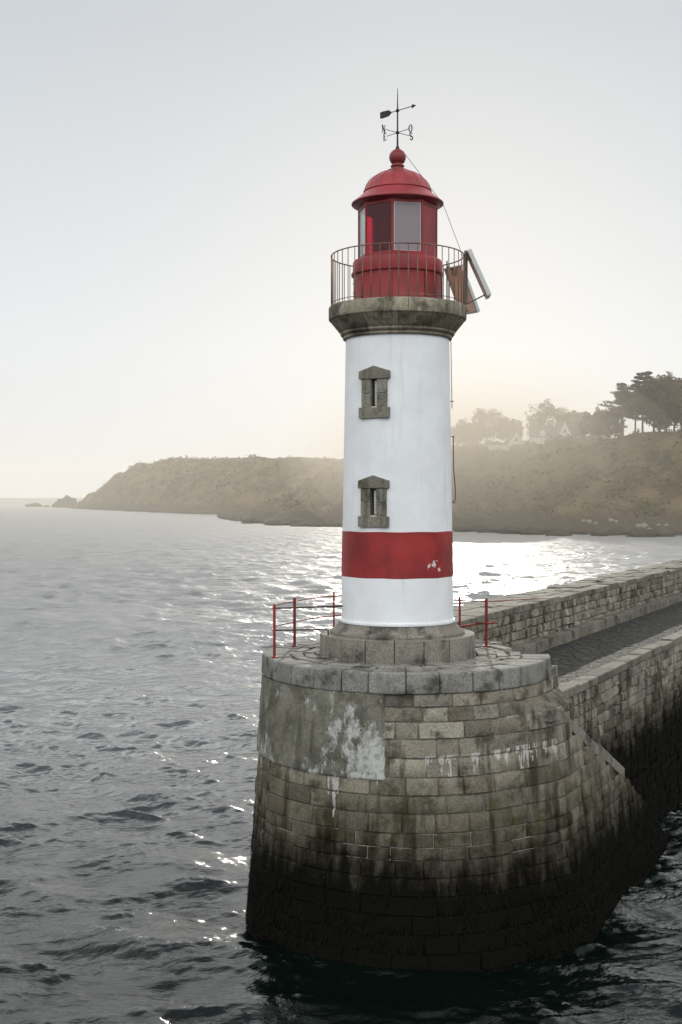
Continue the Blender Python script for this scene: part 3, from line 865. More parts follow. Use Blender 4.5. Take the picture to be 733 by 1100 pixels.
for pts, ws in (([(-0.50, 0), (-0.44, 0), (-0.25, 0), (-0.18, 0)], [0.13, 0.15, 0.13, 0.03]), ([(0.40, 0), (0.41, 0), (0.52, 0)], [0.02, 0.085, 0.004])):
    ribbon(mb, pts, ws, A0, Ad, uz)
mb.build('arrow', M['iron'], van)

# stay wire from the ball down to the panels, and the lightning conductor on the right side
def azp(a, r_, z): return (TX + r_ * math.cos(R(a)), TY + r_ * math.sin(R(a)), z)
mb = MB()
mb.tube([azp(0, 0.17, 16.33), azp(5, 0.99, 15.29), azp(5, 1.42, 14.18)], 0.006, 5)
mb.build('stay_wire', M['cable'], LH)
mb = MB()
mb.tube([azp(-3, tower_r(z) + 0.035, z) for z in (12.4, 11.2, 10.9)], 0.008, 5)
mb.tube([azp(-3, tower_r(z) + 0.05 + (0.03 if z < 9.3 else 0), z) for z in (10.3, 9.6, 9.2, 8.95)] + [azp(-3, tower_r(8.9) + 0.03, 8.9)], 0.012, 6)
for z in (11.05, 10.3, 8.88): mb.tube([azp(-3, tower_r(z) - 0.01, z), azp(-3, tower_r(z) + 0.08, z)], 0.010, 5)
mb.build('conduit', M['cable'], LH)

# solar panels hung outside the gallery rail
def panel(o, w_, s_, nm_label, pr=0.042):
    o, w_, s_ = Vector(o), Vector(w_), Vector(s_)
    nn = s_.cross(w_).normalized()
    if nn.z < 0: nn = -nn
    th = 0.085
    root = empty('solar_panel', tuple(o)); pinv(root, LH)
    root['label'] = nm_label
    mb = MB()
    wu, su = w_.normalized(), s_.normalized(); e = 0.035
    def bar(a, b, u):
        d = (b - a).normalized(); q = d.cross(nn).normalized() * (e / 2)
        mb.hexa([a - q, a + q, b + q, b - q, a - q + nn * th, a + q + nn * th, b + q + nn * th, b - q + nn * th])
    bar(o + wu * e / 2, o + s_ + wu * e / 2, 0); bar(o + w_ - wu * e / 2, o + w_ + s_ - wu * e / 2, 0)
    bar(o + su * e / 2 + wu * e, o + w_ + su * e / 2 - wu * e, 0); bar(o + s_ - su * e / 2 + wu * e, o + s_ + w_ - su * e / 2 - wu * e, 0)
    mb.build('panel_frame', M['alu'], root)
    a, b, c, d = o + wu * e + su * e, o + w_ - wu * e + su * e, o + w_ - wu * e + s_ - su * e, o + wu * e + s_ - su * e
    MB().hexa([p + nn * 0.030 for p in (a, b, c, d)] + [p + nn * 0.038 for p in (a, b, c, d)]).build('backing_sheet', M['back'], root)
    MB().hexa([p + nn * 0.040 for p in (a, b, c, d)] + [p + nn * 0.050 for p in (a, b, c, d)]).build('solar_cells', M['cell'], root)
    mb = MB(); m0 = o + w_ * 0.5 + s_ * 0.06
    mb.box(tuple(o + w_ * 0.5 + s_ * 0.12 + nn * 0.005), (0.10, 0.10, 0.10))
    ctr = Vector((TX, TY, 0)); rd = Vector((o.x + w_.x / 2 - TX, o.y + w_.y / 2 - TY, 0)).normalized()
    ft = Vector((TX, TY, 13.10)) + rd * 1.46
    mb.tube([ft, Vector((ft.x, ft.y, 14.24))], pr, 6)
    mb.tube([Vector((ft.x, ft.y, 14.12)), m0], 0.022, 6); mb.tube([ft, o + w_ * 0.5 + s_ * 0.93], 0.016, 6)
    mb.build('bracket', M['bracket'], root)
panel((2.30, 27.22, 14.12), (0.34, -0.43, 0), (0.42, 0.30, -1.0), 'left solar panel seen from its pinkish underside', 0.018)
panel((2.66, 25.55, 14.20), (0.02, 0.52, 0), (0.43, -0.02, -0.96), 'right solar panel seen edge on')

# red handrail round the platform
hr = tag(empty('red_handrail', (CX, CY, ZP)), 'rusty red tube handrail with posts around the edge of the lighthouse platform', 'railing')
posts = [((-1.395, 25.3), 1.09, 0.030), ((-1.045, 27.2), 1.07, 0.033), ((-0.17, 28.75), 1.07, 0.024), ((3.27, 27.2), 1.06, 0.034), ((2.72, 27.7), 1.06, 0.026)]
for (x, y), h, r_ in posts:
    mb = MB(); mb.tube([(x, y, ZP - 0.03), (x, y, ZP + h)], r_, 10)
    mb.lathe([(0.0, ZP - 0.02), (0.075, ZP - 0.02), (0.075, ZP + 0.012), (r_, ZP + 0.02)], x, y, 12)
    mb.lathe([(r_, ZP + h), (r_ * 1.15, ZP + h), (r_ * 0.8, ZP + h + 0.02), (0, ZP + h + 0.025)], x, y, 10)
    mb.build('post', M['rail'], hr, auto=40)
def arcpts(p0, p1, z, bulge, n=8):
    p0, p1 = Vector(p0), Vector(p1); d = p1 - p0; q = Vector((-d.y, d.x)).normalized()
    return [tuple(p0 + d * (i / n) + q * (bulge * 4 * (i / n) * (1 - i / n))) + (z,) for i in range(n + 1)]
for dz in (1.0, 0.53):
    mb = MB()
    pts = arcpts(posts[0][0], posts[1][0], ZP + dz, 0.22) + arcpts(posts[1][0], posts[2][0], ZP + dz, 0.12)[1:] + arcpts(posts[2][0], (1.3, 29.0), ZP + dz, 0.1)[1:]
    mb.tube(pts, 0.014, 8); mb.build('rail', M['rail'], hr, smooth=True)
mb = MB(); mb.tube([(-1.395, 25.3, ZP + 1.02), (0.04, 25.75, ZP + 1.03)], 0.017, 8); mb.build('rail', M['rust'], hr, smooth=True)
mb = MB(); mb.tube([(-1.395, 25.3, ZP + 0.56), (-0.30, 25.5, ZP + 0.56), (-0.27, 25.5, ZP + 0.53), (-0.27, 25.5, ZP + 0.43)], 0.016, 8); mb.build('rail', M['rust'], hr, smooth=True)
mb = MB(); mb.tube([(4.6, 28.1, ZP + 0.99), (3.27, 27.2, ZP + 1.0), (2.72, 27.7, ZP + 1.0), (1.8, 28.6, ZP + 1.0)], 0.012, 6); mb.build('rail', M['rail'], hr, smooth=True)
mb = MB(); mb.tube([(3.27, 27.2, ZP + 0.52), (2.72, 27.3, ZP + 0.43), (2.3, 27.5, ZP + 0.40)], 0.022, 8); mb.build('rail', M['rail'], hr, smooth=True)
mb = MB(); mb.tube([(3.02, 27.05, ZP + 0.54), (3.27, 27.16, ZP + 0.51), (3.52, 27.25, ZP + 0.52), (3.50, 27.42, ZP + 0.52), (3.27, 27.26, ZP + 0.52)], 0.020, 8); mb.build('latch_bar', M['rail'], hr, smooth=True)

# ------------------------------------------------------------------ water
def xaxis():
    a = list(np.arange(-8, 10, 0.062)); st = 0.062; v = a[-1]; up = []
    while v < 7000: st *= 1.0085 if v < 60 else 1.07; v += st; up.append(v)
    st = 0.062; v = a[0]; dn = []
    while v > -7000: st *= 1.0085 if v > -60 else 1.07; v -= st; dn.append(v)
    return np.array(dn[::-1] + a + up)
def yaxis():
    v = 17.0; out = [v]
    while v < 12000:
        v += max(0.062, 0.40 * v * v / 11700) if v < 700 else (v * 0.03); out.append(v)
    v = 17.0; st = 0.12; dn = []
    while v > -400: v -= st; st *= 1.06; dn.append(v)
    return np.array(dn[::-1] + out)
xs = xaxis(); ys = yaxis()
X, Y = np.meshgrid(xs, ys)
dxs = np.gradient(xs); dys = np.gradient(ys)
rw = np.random.default_rng(21)
Z = np.zeros_like(X); DX = np.zeros_like(X); DY = np.zeros_like(X); J = np.zeros_like(X)
# slow warping so that crests are not straight
Wx = 0.9 * np.sin(X * 0.31 + Y * 0.17 + 1.0) + 0.5 * np.sin(X * 0.63 - Y * 0.41 + 2.2) + 0.22 * np.sin(1.31 * X + 0.9 * Y)
Wy = 0.8 * np.sin(X * 0.23 - Y * 0.29 + 0.4) + 0.5 * np.sin(X * 0.55 + Y * 0.47 + 4.2) + 0.22 * np.sin(1.1 * X - 1.4 * Y + 2)
patch = np.clip(0.85 + 0.35 * np.sin(X * 0.11 + 0.07 * Y) * np.sin(Y * 0.13 - 0.05 * X + 1.3) + 0.35 * np.sin(0.9 * X + 0.5 * Y + 1.7 * np.sin(0.31 * Y)) * np.sin(1.3 * Y - 0.4 * X + 1.3 * np.sin(0.7 * X)) + 0.25 * np.sin(2.1 * X - 1.2 * Y + 0.5) * np.sin(2.3 * Y + 0.8 * X), 0.2, 1.6)
lee = 1.0
NW = 112
far_ = np.clip((Y - 45) / 60, 0, 1); near_ = np.clip((44 - Y) / 16, 0, 1)
boost_s = 1.15 + 0.2 * far_ + 0.65 * near_
boost_l = 1.05 + 0.5 * far_ + 0.75 * near_
for i in range(NW):
    lam = 0.15 * (8.0 / 0.15) ** ((i + rw.uniform(0, 1)) / NW)
    k = 2 * math.pi / lam
    ang = R(-102) + rw.normal(0, 0.42 if 0.5 < lam < 3 else 0.6)
    steep = 0.033 * (1.0 if lam < 2.2 else (2.2 / lam) ** 0.6)
    if lam < 0.5: steep *= 1.25
    amp = steep / k
    kx, ky = k * math.cos(ang), k * math.sin(ang)
    spw = np.maximum(abs(math.cos(ang)) * dxs[None, :], abs(math.sin(ang)) * dys[:, None])
    fade = np.clip((lam / spw - 2.0) / 1.2, 0, 1) * (boost_s if lam < 1.7 else boost_l if lam < 3.4 else boost_l - 0.6 * near_)
    wsc = min(1.0, lam / 1.2)
    ph = kx * (X + Wx * wsc * 0.4) + ky * (Y + Wy * wsc * 0.4) + rw.uniform(0, 6.28)
    c, s = np.cos(ph), np.sin(ph)
    m = fade * (patch if lam < 3 else 1.0)
    Z += amp * c * m
    if lam > 0.6:
        DX -= 0.85 * amp * math.cos(ang) * s * m; DY -= 0.85 * amp * math.sin(ang) * s * m
        J += amp * k * c * m
# smoother oily patch of upwelling in front on the left
nw = len(xs)
Vw = np.stack([X + DX, Y + DY, Z], -1).reshape(-1, 3)
idx = np.arange(X.size).reshape(X.shape)
quads = np.stack([idx[:-1, :-1], idx[:-1, 1:], idx[1:, 1:], idx[1:, :-1]], -1).reshape(-1, 4)
me = bpy.data.meshes.new('sea')
me.vertices.add(len(Vw)); me.vertices.foreach_set('co', Vw.astype(np.float32).ravel())
me.loops.add(quads.size); me.loops.foreach_set('vertex_index', quads.astype(np.int32).ravel())
me.polygons.add(len(quads)); me.polygons.foreach_set('loop_start', np.arange(0, quads.size, 4, dtype=np.int32))
me.polygons.foreach_set('use_smooth', np.ones(len(quads), bool))
me.update(calc_edges=True)
foam = np.clip((J - 0.30) / 0.2, 0, 1) * np.clip((2.5 - X) / 4.0, 0, 1) * np.clip((31 - Y) / 7.0, 0, 1)
at = me.attributes.new('foam', 'FLOAT', 'POINT'); at.data.foreach_set('value', foam.astype(np.float32).ravel())

def water_mat():
    t = NT('sea_water')
    P = t.pos(); x, y, z = t.xyz(P)
    warp = t.n('ShaderNodeVectorMath', {0: P, 1: t.scale(t.n('ShaderNodeTexNoise', {'Vector': P, 'Scale': 0.5, 'Detail': 2.0}).outputs['Color'], (1.4, 1.4, 0))}, operation='ADD').outputs[0]
    pr = t.n('ShaderNodeMapping', {0: warp, 2: (0, 0, R(-8)), 3: (0.62, 1.15, 1)}).outputs[0]
    r1 = t.noise(pr, 4.2, 4, 0.6); r2 = t.noise(pr, 1.1, 3, 0.55)
    r3 = t.noise(t.n('ShaderNodeMapping', {0: P, 2: (0, 0, R(6)), 3: (0.5, 1.2, 1)}).outputs[0], 0.28, 4, 0.6)
    far = t.map(y, 38, 90)
    near = t.math('SUBTRACT', 1.0, far)
    b = t.bump(r1, 0.42, 0.10)
    b = t.bump(r2, t.math('MULTIPLY', far, 0.55), 0.45, b)
    b = t.bump(r3, t.math('MULTIPLY', t.map(y, 60, 160), 0.5), 1.6, b)
    fo = t.n('ShaderNodeAttribute', attribute_name='foam').outputs['Fac']
    fm = t.math('MULTIPLY', fo, t.map(t.noise(P, 7, 5, 0.75), 0.52, 0.60))
    w = t.pbsdf((0.0020, 0.0048, 0.0040), t.map(y, 22, 100, 0.10, 0.40), b, spec=0.5, IOR=t.map(y, 22, 60, 1.45, 3.8))  # brightness of the far sea put into the IOR, raised with distance
    f = t.pbsdf((0.62, 0.65, 0.64), 0.7, b)
    return t.done(t.n('ShaderNodeMixShader', {0: t.math('MULTIPLY', fm, 0.75), 1: w, 2: f}).outputs[0])
sea = link_mesh('sea', me, water_mat())
sea['kind'] = 'structure'

# ------------------------------------------------------------------ the far shore
def sd_poly(px, py, poly):
    d = np.full(px.shape, 1e9); ins = np.zeros(px.shape, bool)
    n = len(poly)
    for i in range(n):
        x0, y0 = poly[i]; x1, y1 = poly[(i + 1) % n]
        ex, ey = x1 - x0, y1 - y0
        t = np.clip(((px - x0) * ex + (py - y0) * ey) / (ex * ex + ey * ey), 0, 1)
        d = np.minimum(d, np.hypot(px - x0 - t * ex, py - y0 - t * ey))
        c = (y0 > py) != (y1 > py)
        with np.errstate(divide='ignore', invalid='ignore'):
            ins ^= c & (px < (x1 - x0) * (py - y0) / (y1 - y0) + x0)
    return np.where(ins, d, -d)
def fbm(px, py, s, seed, o=4):
    out = np.zeros(px.shape)
    flat = np.array([sum(mnoise.noise((a * s * 2 ** k, b * s * 2 ** k, seed + k)) * 0.5 ** k for k in range(o)) for a, b in zip(px.ravel(), py.ravel())])
    return flat.reshape(px.shape)
POLY_A = [(420, 235), (200, 262), (80, 286), (56, 303), (33, 325), (14, 352), (0, 377), (-20, 403), (-34, 450), (-46, 508), (-52, 560), (-30, 680), (60, 900), (420, 900)]
POLY_B = [(-20, 600), (-72, 640), (-104, 710), (-136, 785), (-168, 860), (-211, 970), (-232, 1050), (-205, 1120), (-120, 1250), (200, 1300), (300, 900)]
def heightA(px, py, d, nz):
    H = 25.5 + 1.5 * np.sin(px * 0.02) - np.clip((-px - 5) / 40, 0, 1) * 1.5
    dd = d + nz * 4
    rock = np.clip(dd / 16, 0, 1) ** 0.8 * 3.4 + np.clip(1 - np.abs(dd - 9) / 9, 0, 1) * np.abs(np.sin(dd * 0.9 + px * 0.13)) * 0.9
    s = np.clip((dd - 11) / 46, 0, 1)
    return np.where(d > -6, rock + (H - 3.6) * (s * s * (3 - 2 * s)) + np.clip(d / 20, 0, 1) * (nz * 3.0 - np.abs(nz) * 1.5), -3)
def heightB(px, py, d, nz):
    H = np.interp(py, [600, 780, 930, 1050], [26, 33, 37, 30]) * np.interp(px, [-236, -205, -180], [0.30, 0.72, 1.0])
    dd = d + nz * 8
    s = np.clip((dd - 3) / 46, 0, 1)
    return np.where(d > -8, np.clip(dd / 10, 0, 1) * 3 + (H - 3) * (s ** 0.75) + np.clip(d / 20, 0, 1) * (nz * 4.5 - np.abs(nz) * 2.0), -3)

def hill_mat():
    t = NT('heath_hillside')
    P = t.pos(); x, y, z = t.xyz(P)
    n1 = t.noise(P, 0.09, 6, 0.65); n2 = t.noise(P, 0.6, 5, 0.7)
    veg = t.mix(t.map(n1, 0.35, 0.68), (0.042, 0.034, 0.016), (0.150, 0.112, 0.058))
    veg = t.mix(t.map(n2, 0.45, 0.7, 0, 0.6), veg, (0.20, 0.152, 0.085))
    rk = t.mix(t.noise(t.scale(P, (1, 1, 2.5)), 0.5, 6, 0.75), (0.016, 0.013, 0.009), (0.125, 0.098, 0.065))
    nz = t.n('ShaderNodeSeparateXYZ', {0: t.n('ShaderNodeNewGeometry').outputs['Normal']}).outputs[2]
    k = t.map(t.math('ADD', z, t.math('MULTIPLY', n2, 3.0)), 7.5, 4.6)
    k = t.math('MAXIMUM', k, t.math('MULTIPLY', t.map(nz, 0.58, 0.44), 0.7))
    c = t.mix(k, veg, rk)
    c = t.mix(t.map(t.math('ADD', z, n2), 1.5, 0.9), c, (0.022, 0.020, 0.016))
    return t.done(t.pbsdf(c, 0.95, t.bump(n2, 0.8, 1.2), spec=0.15))
M['hill'] = hill_mat()
def terrain(name, poly, x0, x1, y0, y1, st, hf, seed):
    gx = np.arange(x0, x1, st); gy = np.arange(y0, y1, st)
    GX, GY = np.meshgrid(gx, gy)
    d = sd_poly(GX, GY, poly)
    nz = fbm(GX, GY, 0.045, seed, 5)
    Zt = hf(GX, GY, d, nz)
    # craggy rocks along the waterline
    nr = fbm(GX, GY, 0.16, seed + 20, 3)
    Zt = Zt + np.where((d > -5) & (d < 18), nr * 2.6 + 0.2, 0) + np.where(d >= 18, nr * 0.45, 0)
    keep = d > -12
    nxx = len(gx); ii = np.arange(GX.size).reshape(GX.shape)
    q = np.stack([ii[:-1, :-1], ii[:-1, 1:], ii[1:, 1:], ii[1:, :-1]], -1).reshape(-1, 4)
    kq = (keep[:-1, :-1] | keep[1:, 1:]).ravel()
    q = q[kq]
    V = np.stack([GX, GY, Zt], -1).reshape(-1, 3)
    used = np.unique(q); rem = np.full(len(V), -1); rem[used] = np.arange(len(used))
    me = bpy.data.meshes.new(name); me.from_pydata(V[used].tolist(), [], rem[q].tolist()); me.update()
    o = link_mesh(name, me, M['hill'], smooth=True); o['kind'] = 'structure'
    return GX, GY, Zt, d
hillA = terrain('hill', POLY_A, -70, 300, 255, 640, 2.2, heightA, 3.0)
hillB = terrain('headland', POLY_B, -250, 40, 590, 1180, 4.0, heightB, 11.0)
def ground(h, x, y):
    gx, gy = h[0][0], h[1][:, 0]
    i = int(np.clip((x - gx[0]) / (gx[1] - gx[0]), 0, len(gx) - 2)); j = int(np.clip((y - gy[0]) / (gy[1] - gy[0]), 0, len(gy) - 2))
    u = (x - gx[i]) / (gx[1] - gx[0]); v = (y - gy[j]) / (gy[1] - gy[0]); Zt = h[2]
    return float((Zt[j, i] * (1 - u) + Zt[j, i + 1] * u) * (1 - v) + (Zt[j + 1, i] * (1 - u) + Zt[j + 1, i + 1] * u) * v)

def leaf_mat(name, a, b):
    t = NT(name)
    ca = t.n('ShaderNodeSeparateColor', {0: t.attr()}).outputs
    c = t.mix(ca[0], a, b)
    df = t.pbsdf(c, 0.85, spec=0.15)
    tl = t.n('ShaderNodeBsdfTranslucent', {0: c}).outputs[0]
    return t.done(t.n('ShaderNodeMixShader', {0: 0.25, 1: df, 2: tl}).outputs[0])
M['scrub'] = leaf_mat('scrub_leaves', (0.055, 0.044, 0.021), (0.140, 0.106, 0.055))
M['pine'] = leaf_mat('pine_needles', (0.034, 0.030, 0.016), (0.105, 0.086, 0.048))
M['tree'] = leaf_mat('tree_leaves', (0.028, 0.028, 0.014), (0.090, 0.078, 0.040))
M['bark'] = plain('bark', (0.075, 0.060, 0.045), 0.9)

def leaves(mb, c, rad, n, size, rg, flat=1.0):
    """n little leaf clump cards inside an ellipsoid"""
    d = rg.normal(size=(n, 3)); d /= np.linalg.norm(d, axis=1)[:, None]
    r = rg.uniform(0.25, 1.0, n) ** 0.5
    p = np.asarray(c) + d * r[:, None] * np.asarray(rad)
    u = rg.normal(size=(n, 3)); u[:, 2] *= flat; u /= np.linalg.norm(u, axis=1)[:, None]
    w = np.cross(u, rg.normal(size=(n, 3)) * np.array([1, 1, 1])); w /= np.linalg.norm(w, axis=1)[:, None]
    s = size * rg.uniform(0.5, 1.3, n)
    k = rg.uniform(0.5, 1.0, n)
    q = np.stack([p - u * s[:, None], p - w * (s * k)[:, None], p + u * s[:, None], p + w * (s * k * 0.8)[:, None]], 1).reshape(-1, 3)
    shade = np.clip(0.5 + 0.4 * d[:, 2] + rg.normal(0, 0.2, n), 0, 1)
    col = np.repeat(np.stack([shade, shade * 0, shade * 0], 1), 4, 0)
    base = mb.nv
    mb.v.append(q); mb.c.append(col); mb.nv += 4 * n
    mb.f.extend([[base + 4 * i, base + 4 * i + 1, base + 4 * i + 2, base + 4 * i + 3] for i in range(n)]); mb.mi.extend([0] * n)

# low scrub over the slopes
def scrub(name, h, n, cond, smin, smax, seed, per):
    rg = np.random.default_rng(seed); mb = MB(); k = 0
    GX, GY, Zt, d = h
    x0, x1, y0, y1 = GX[0, 0], GX[0, -1], GY[0, 0], GY[-1, 0]
    while k < n:
        x, y = rg.uniform(x0, x1), rg.uniform(y0, y1)
        j, i = int((y - y0) / (GY[1, 0] - y0)), int((x - x0) / (GX[0, 1] - x0))
        if not (0 <= j < d.shape[0] and 0 <= i < d.shape[1]): continue
        k += 1
        if not cond(x, y, d[j, i]): continue
        s = rg.uniform(smin, smax)
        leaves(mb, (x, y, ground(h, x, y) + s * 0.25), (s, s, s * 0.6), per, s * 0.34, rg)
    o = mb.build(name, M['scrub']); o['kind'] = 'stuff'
scrub('hillside_scrub', hillA, 15000, lambda x, y, d: 14 < d < 75 and y < 560 and x < 0.32 * y + 15, 0.7, 1.9, 5, 9)
scrub('headland_scrub', hillB, 5000, lambda x, y, d: 12 < d < 70, 1.2, 2.6, 6, 7)

# trees
def tree(name, label, x, y, height, width, kind, seed, base=None, group='trees on the hill across the water'):
    rg = np.random.default_rng(seed)
    z0 = ground(hillA, x, y) - 0.3 if base is None else base
    root = tag(empty(name, (x, y, z0)), label, 'tree', group)
    tm = MB(); cm = MB(); lean = rg.normal(0, 0.03, 2)
    def P(f): return Vector((x + lean[0] * height * f, y + lean[1] * height * f, z0 + height * f))
    if kind == 'pine':
        tm.tube([P(0), P(0.3), P(0.6), P(0.95)], [0.33, 0.26, 0.18, 0.05], 7)
        lv = int(9)
        for i in range(lv):
            f = 0.40 + 0.58 * i / (lv - 1)
            span = width * 0.5 * (0.95 - 0.75 * max(0, (f - 0.62) / 0.38) ** 1.3) * rg.uniform(0.7, 1.15)
            for b in range(6):
                a = rg.uniform(0, 6.283); L_ = span * rg.uniform(0.45, 1.0)
                e = P(f) + Vector((math.cos(a) * L_, math.sin(a) * L_, L_ * rg.uniform(0.0, 0.28)))
                tm.tube([P(f - 0.03), e], [0.09, 0.03], 5, False)
                for w_ in (0.55, 0.8, 1.0):
                    c = P(f).lerp(e, w_)
                    leaves(cm, c, (L_ * 0.27 + 0.35, L_ * 0.27 + 0.35, 0.36), 40, 0.32, rg)
        leaves(cm, P(0.97), (width * 0.16, width * 0.16, 0.6), 90, 0.3, rg)
    else:
        tm.tube([P(0), P(0.25), P(0.5)], [0.34, 0.27, 0.17], 7)
        nb = 30 if kind == 'grove' else 24
        for i in range(nb):
            a = rg.uniform(0, 6.283); rr = width * 0.5 * math.sqrt(rg.uniform(0.03, 0.75)); f = rg.uniform(0.42, 0.92) if kind == 'grove' else rg.uniform(0.26, 0.88)
            rr *= math.sqrt(max(0.1, 1 - ((f - 0.5) / 0.55) ** 2))
            c = P(f) + Vector((math.cos(a) * rr, math.sin(a) * rr, 0))
            tm.tube([P(0.28), P(0.28).lerp(c, 0.5) + Vector((0, 0, 0.3)), c], [0.12, 0.07, 0.03], 5, False)
            s = width * rg.uniform(0.13, 0.21)
            leaves(cm, c, (s, s, s * 0.72), 110, 0.34, rg)
            for q in range(6):
                dd = rg.normal(size=3); dd /= np.linalg.norm(dd)
                leaves(cm, c + Vector(dd * s * 0.95), (s * 0.4, s * 0.4, s * 0.3), 26, 0.28, rg)
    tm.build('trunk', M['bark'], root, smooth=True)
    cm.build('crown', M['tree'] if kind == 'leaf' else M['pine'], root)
    return root
def at(px, Yd): return (px - 366.5) / F * Yd
PG = 'pines in the hilltop grove'
tree('pine_tree', 'leftmost tall pine of the hilltop grove with bare trunk and flat layered branches', at(669, 352), 352, 15.5, 12.5, 'pine', 31, group=PG)
tree('pine_tree', 'tall pine with bare trunk showing, second from the left in the hilltop grove', at(682, 356), 356, 16.8, 12.0, 'pine', 32, group=PG)
tree('pine_tree', 'tall hilltop pine with pale trunk rising to the highest tip of the grove', at(690, 350), 350, 17.6, 12.0, 'pine', 33, group=PG)
tree('pine_tree', 'dense dark pine third from the right edge of the hilltop grove', at(702, 354), 354, 17.0, 13.5, 'grove', 34, group=PG)
tree('pine_tree', 'dense dark pine second from the right edge of the hilltop grove', at(716, 350), 350, 17.2, 14.0, 'grove', 35, group=PG)
tree('pine_tree', 'dark pine cut by the right edge of the picture at the end of the grove', at(732, 353), 353, 16.8, 14, 'grove', 36, group=PG)
tree('broadleaf_tree', 'dark broad tree filling the lower right of the grove under the pines', at(724, 345), 345, 11.0, 13, 'leaf', 37)
tree('broadleaf_tree', 'low bushy tree under the middle of the pine grove', at(708, 347), 347, 9.0, 11, 'leaf', 38)
tree('broadleaf_tree', 'thin see-through tree just left of the tall pines', at(653, 368), 368, 10.5, 10, 'leaf', 39)
tree('broadleaf_tree', 'small rounded tree between the thin tree and the big round tree', at(638, 375), 375, 8.5, 8, 'leaf', 40)
tree('broadleaf_tree', 'big dome shaped tree behind the paler houses at the middle of the ridge', at(594, 412), 412, 13.8, 17.0, 'leaf', 41)
tree('broadleaf_tree', 'small tree at the right shoulder of the big dome shaped tree', at(615, 405), 405, 10.5, 10, 'leaf', 42)
tree('broadleaf_tree', 'faint misty tree nearest the lighthouse on the ridge', at(503, 430), 430, 9.5, 11, 'leaf', 43)
tree('broadleaf_tree', 'large misty round tree left of the white gabled house', at(522, 432), 432, 14.0, 15, 'leaf', 44)
tree('broadleaf_tree', 'misty low tree directly behind the white gabled house', at(548, 420), 420, 9.5, 10.5, 'leaf', 45)

# houses
M['wallw'] = paint_mat('white_render', (0.50, 0.50, 0.48), 0.8, 0.04, 0.12)
M['slate'] = plain('slate_roof', (0.10, 0.095, 0.09), 0.6)
M['hwin'] = plain('house_window', (0.03, 0.034, 0.04), 0.15)
def house(label, px, Yd, w_, dep, eave, ridge, rz, chims, wins, dormer=False, annex=None):
    x, y = at(px, Yd), Yd
    z0 = ground(hillA, x, y) - 0.6
    root = tag(empty('white_house', (x, y, z0)), label, 'house', 'white houses on the ridge')
    T = Matrix.Translation((x, y, z0)) @ Matrix.Rotation(rz, 4, 'Z')
    g = lambda a, b, c: T @ Vector((a, b, c))
    W, D = w_ / 2, dep / 2
    eave += 0.6; ridge += 0.6
    # gable faces -y in local axes
    pr = [(-W, 0), (W, 0), (W, eave), (0, ridge), (-W, eave)]
    mb = MB()
    mb.add([g(a, -D, c) for a, c in pr] + [g(a, D, c) for a, c in pr], [(0, 1, 2, 3, 4), (9, 8, 7, 6, 5), (0, 5, 6, 1), (1, 6, 7, 2), (4, 9, 5, 0)])
    if annex:
        (ax0, ax1, ah) = annex
        mb.hexa([g(ax0, -D + 0.4, 0), g(ax1, -D + 0.4, 0), g(ax1, D - 0.6, 0), g(ax0, D - 0.6, 0), g(ax0, -D + 0.4, ah), g(ax1, -D + 0.4, ah), g(ax1, D - 0.6, ah + 0.6), g(ax0, D - 0.6, ah + 0.6)])
    mb.build('wall', M['wallw'], root)
    mb = MB(); th = 0.18; ov = 0.22
    for s in (-1, 1):
        sl = (ridge - eave) / W
        a = [(0, ridge + 0.02), (s * (W + ov), eave - sl * ov + 0.02), (s * (W + ov), eave - sl * ov + 0.02 + th), (0, ridge + 0.02 + th)]
        mb.hexa([g(a[i][0], -D - 0.05, a[i][1]) for i in range(4)] + [g(a[i][0], D + 0.05, a[i][1]) for i in range(4)])
    roof = mb.build('roof', M['slate'], root)
    for cy in chims:
        mb = MB(); mb.hexa([g(a, b, c) for c in (ridge - 1.0, ridge + 1.1) for a, b in ((-0.45, cy - 0.35), (0.45, cy - 0.35), (0.45, cy + 0.35), (-0.45, cy + 0.35))])
        mb.build('chimney', M['wallw'], roof)
    if dormer:
        mb = MB()
        mb.add([g(-W - 0.1, -1, eave - 0.2), g(-W - 0.1, 1, eave - 0.2), g(-W - 0.1, 1, eave + 1.3), g(-W - 0.1, 0, eave + 2.3), g(-W - 0.1, -1, eave + 1.3),
                g(-0.6, -1, eave - 0.2), g(-0.6, 1, eave - 0.2), g(-0.6, 1, eave + 1.3), g(-0.6, 0, eave + 2.3), g(-0.6, -1, eave + 1.3)],
               [(4, 3, 2, 1, 0), (0, 1, 6, 5), (1, 2, 7, 6), (2, 3, 8, 7), (3, 4, 9, 8), (4, 0, 5, 9)])
        mb.build('dormer', M['wallw'], roof)
    for (wx, wz, ww, wh) in wins:
        mb = MB(); mb.hexa([g(a, b, c) for c in (wz + 0.6, wz + wh + 0.6) for a, b in ((wx - ww / 2, -D - 0.03), (wx + ww / 2, -D - 0.03), (wx + ww / 2, -D + 0.05), (wx - ww / 2, -D + 0.05))])
        mb.build('window', M['hwin'], root)
    return root
house('white house with tall pointed gable facing the water, leftmost on the ridge', 551.5, 396, 5.6, 8, 1.9, 6.2, R(6), [], [(-0.9, 0.7, 0.8, 1.1), (0.9, 0.7, 0.8, 1.1), (0, 3.0, 0.8, 1.0)], annex=(-8.8, -2.8, 1.9))
house('white house with long low front and gabled dormer at the middle of the ridge', 583, 390, 5.4, 8.5, 2.3, 6.0, R(80), [-3.6], [(0.2, 1.0, 0.9, 1.1)], dormer=True)
house('white house with steep roof and chimney right of the dormered house', 601, 398, 5.2, 7, 2.0, 6.6, R(20), [3.0], [(0, 3.0, 0.8, 1.0), (-1, 0.8, 0.8, 1.1)])

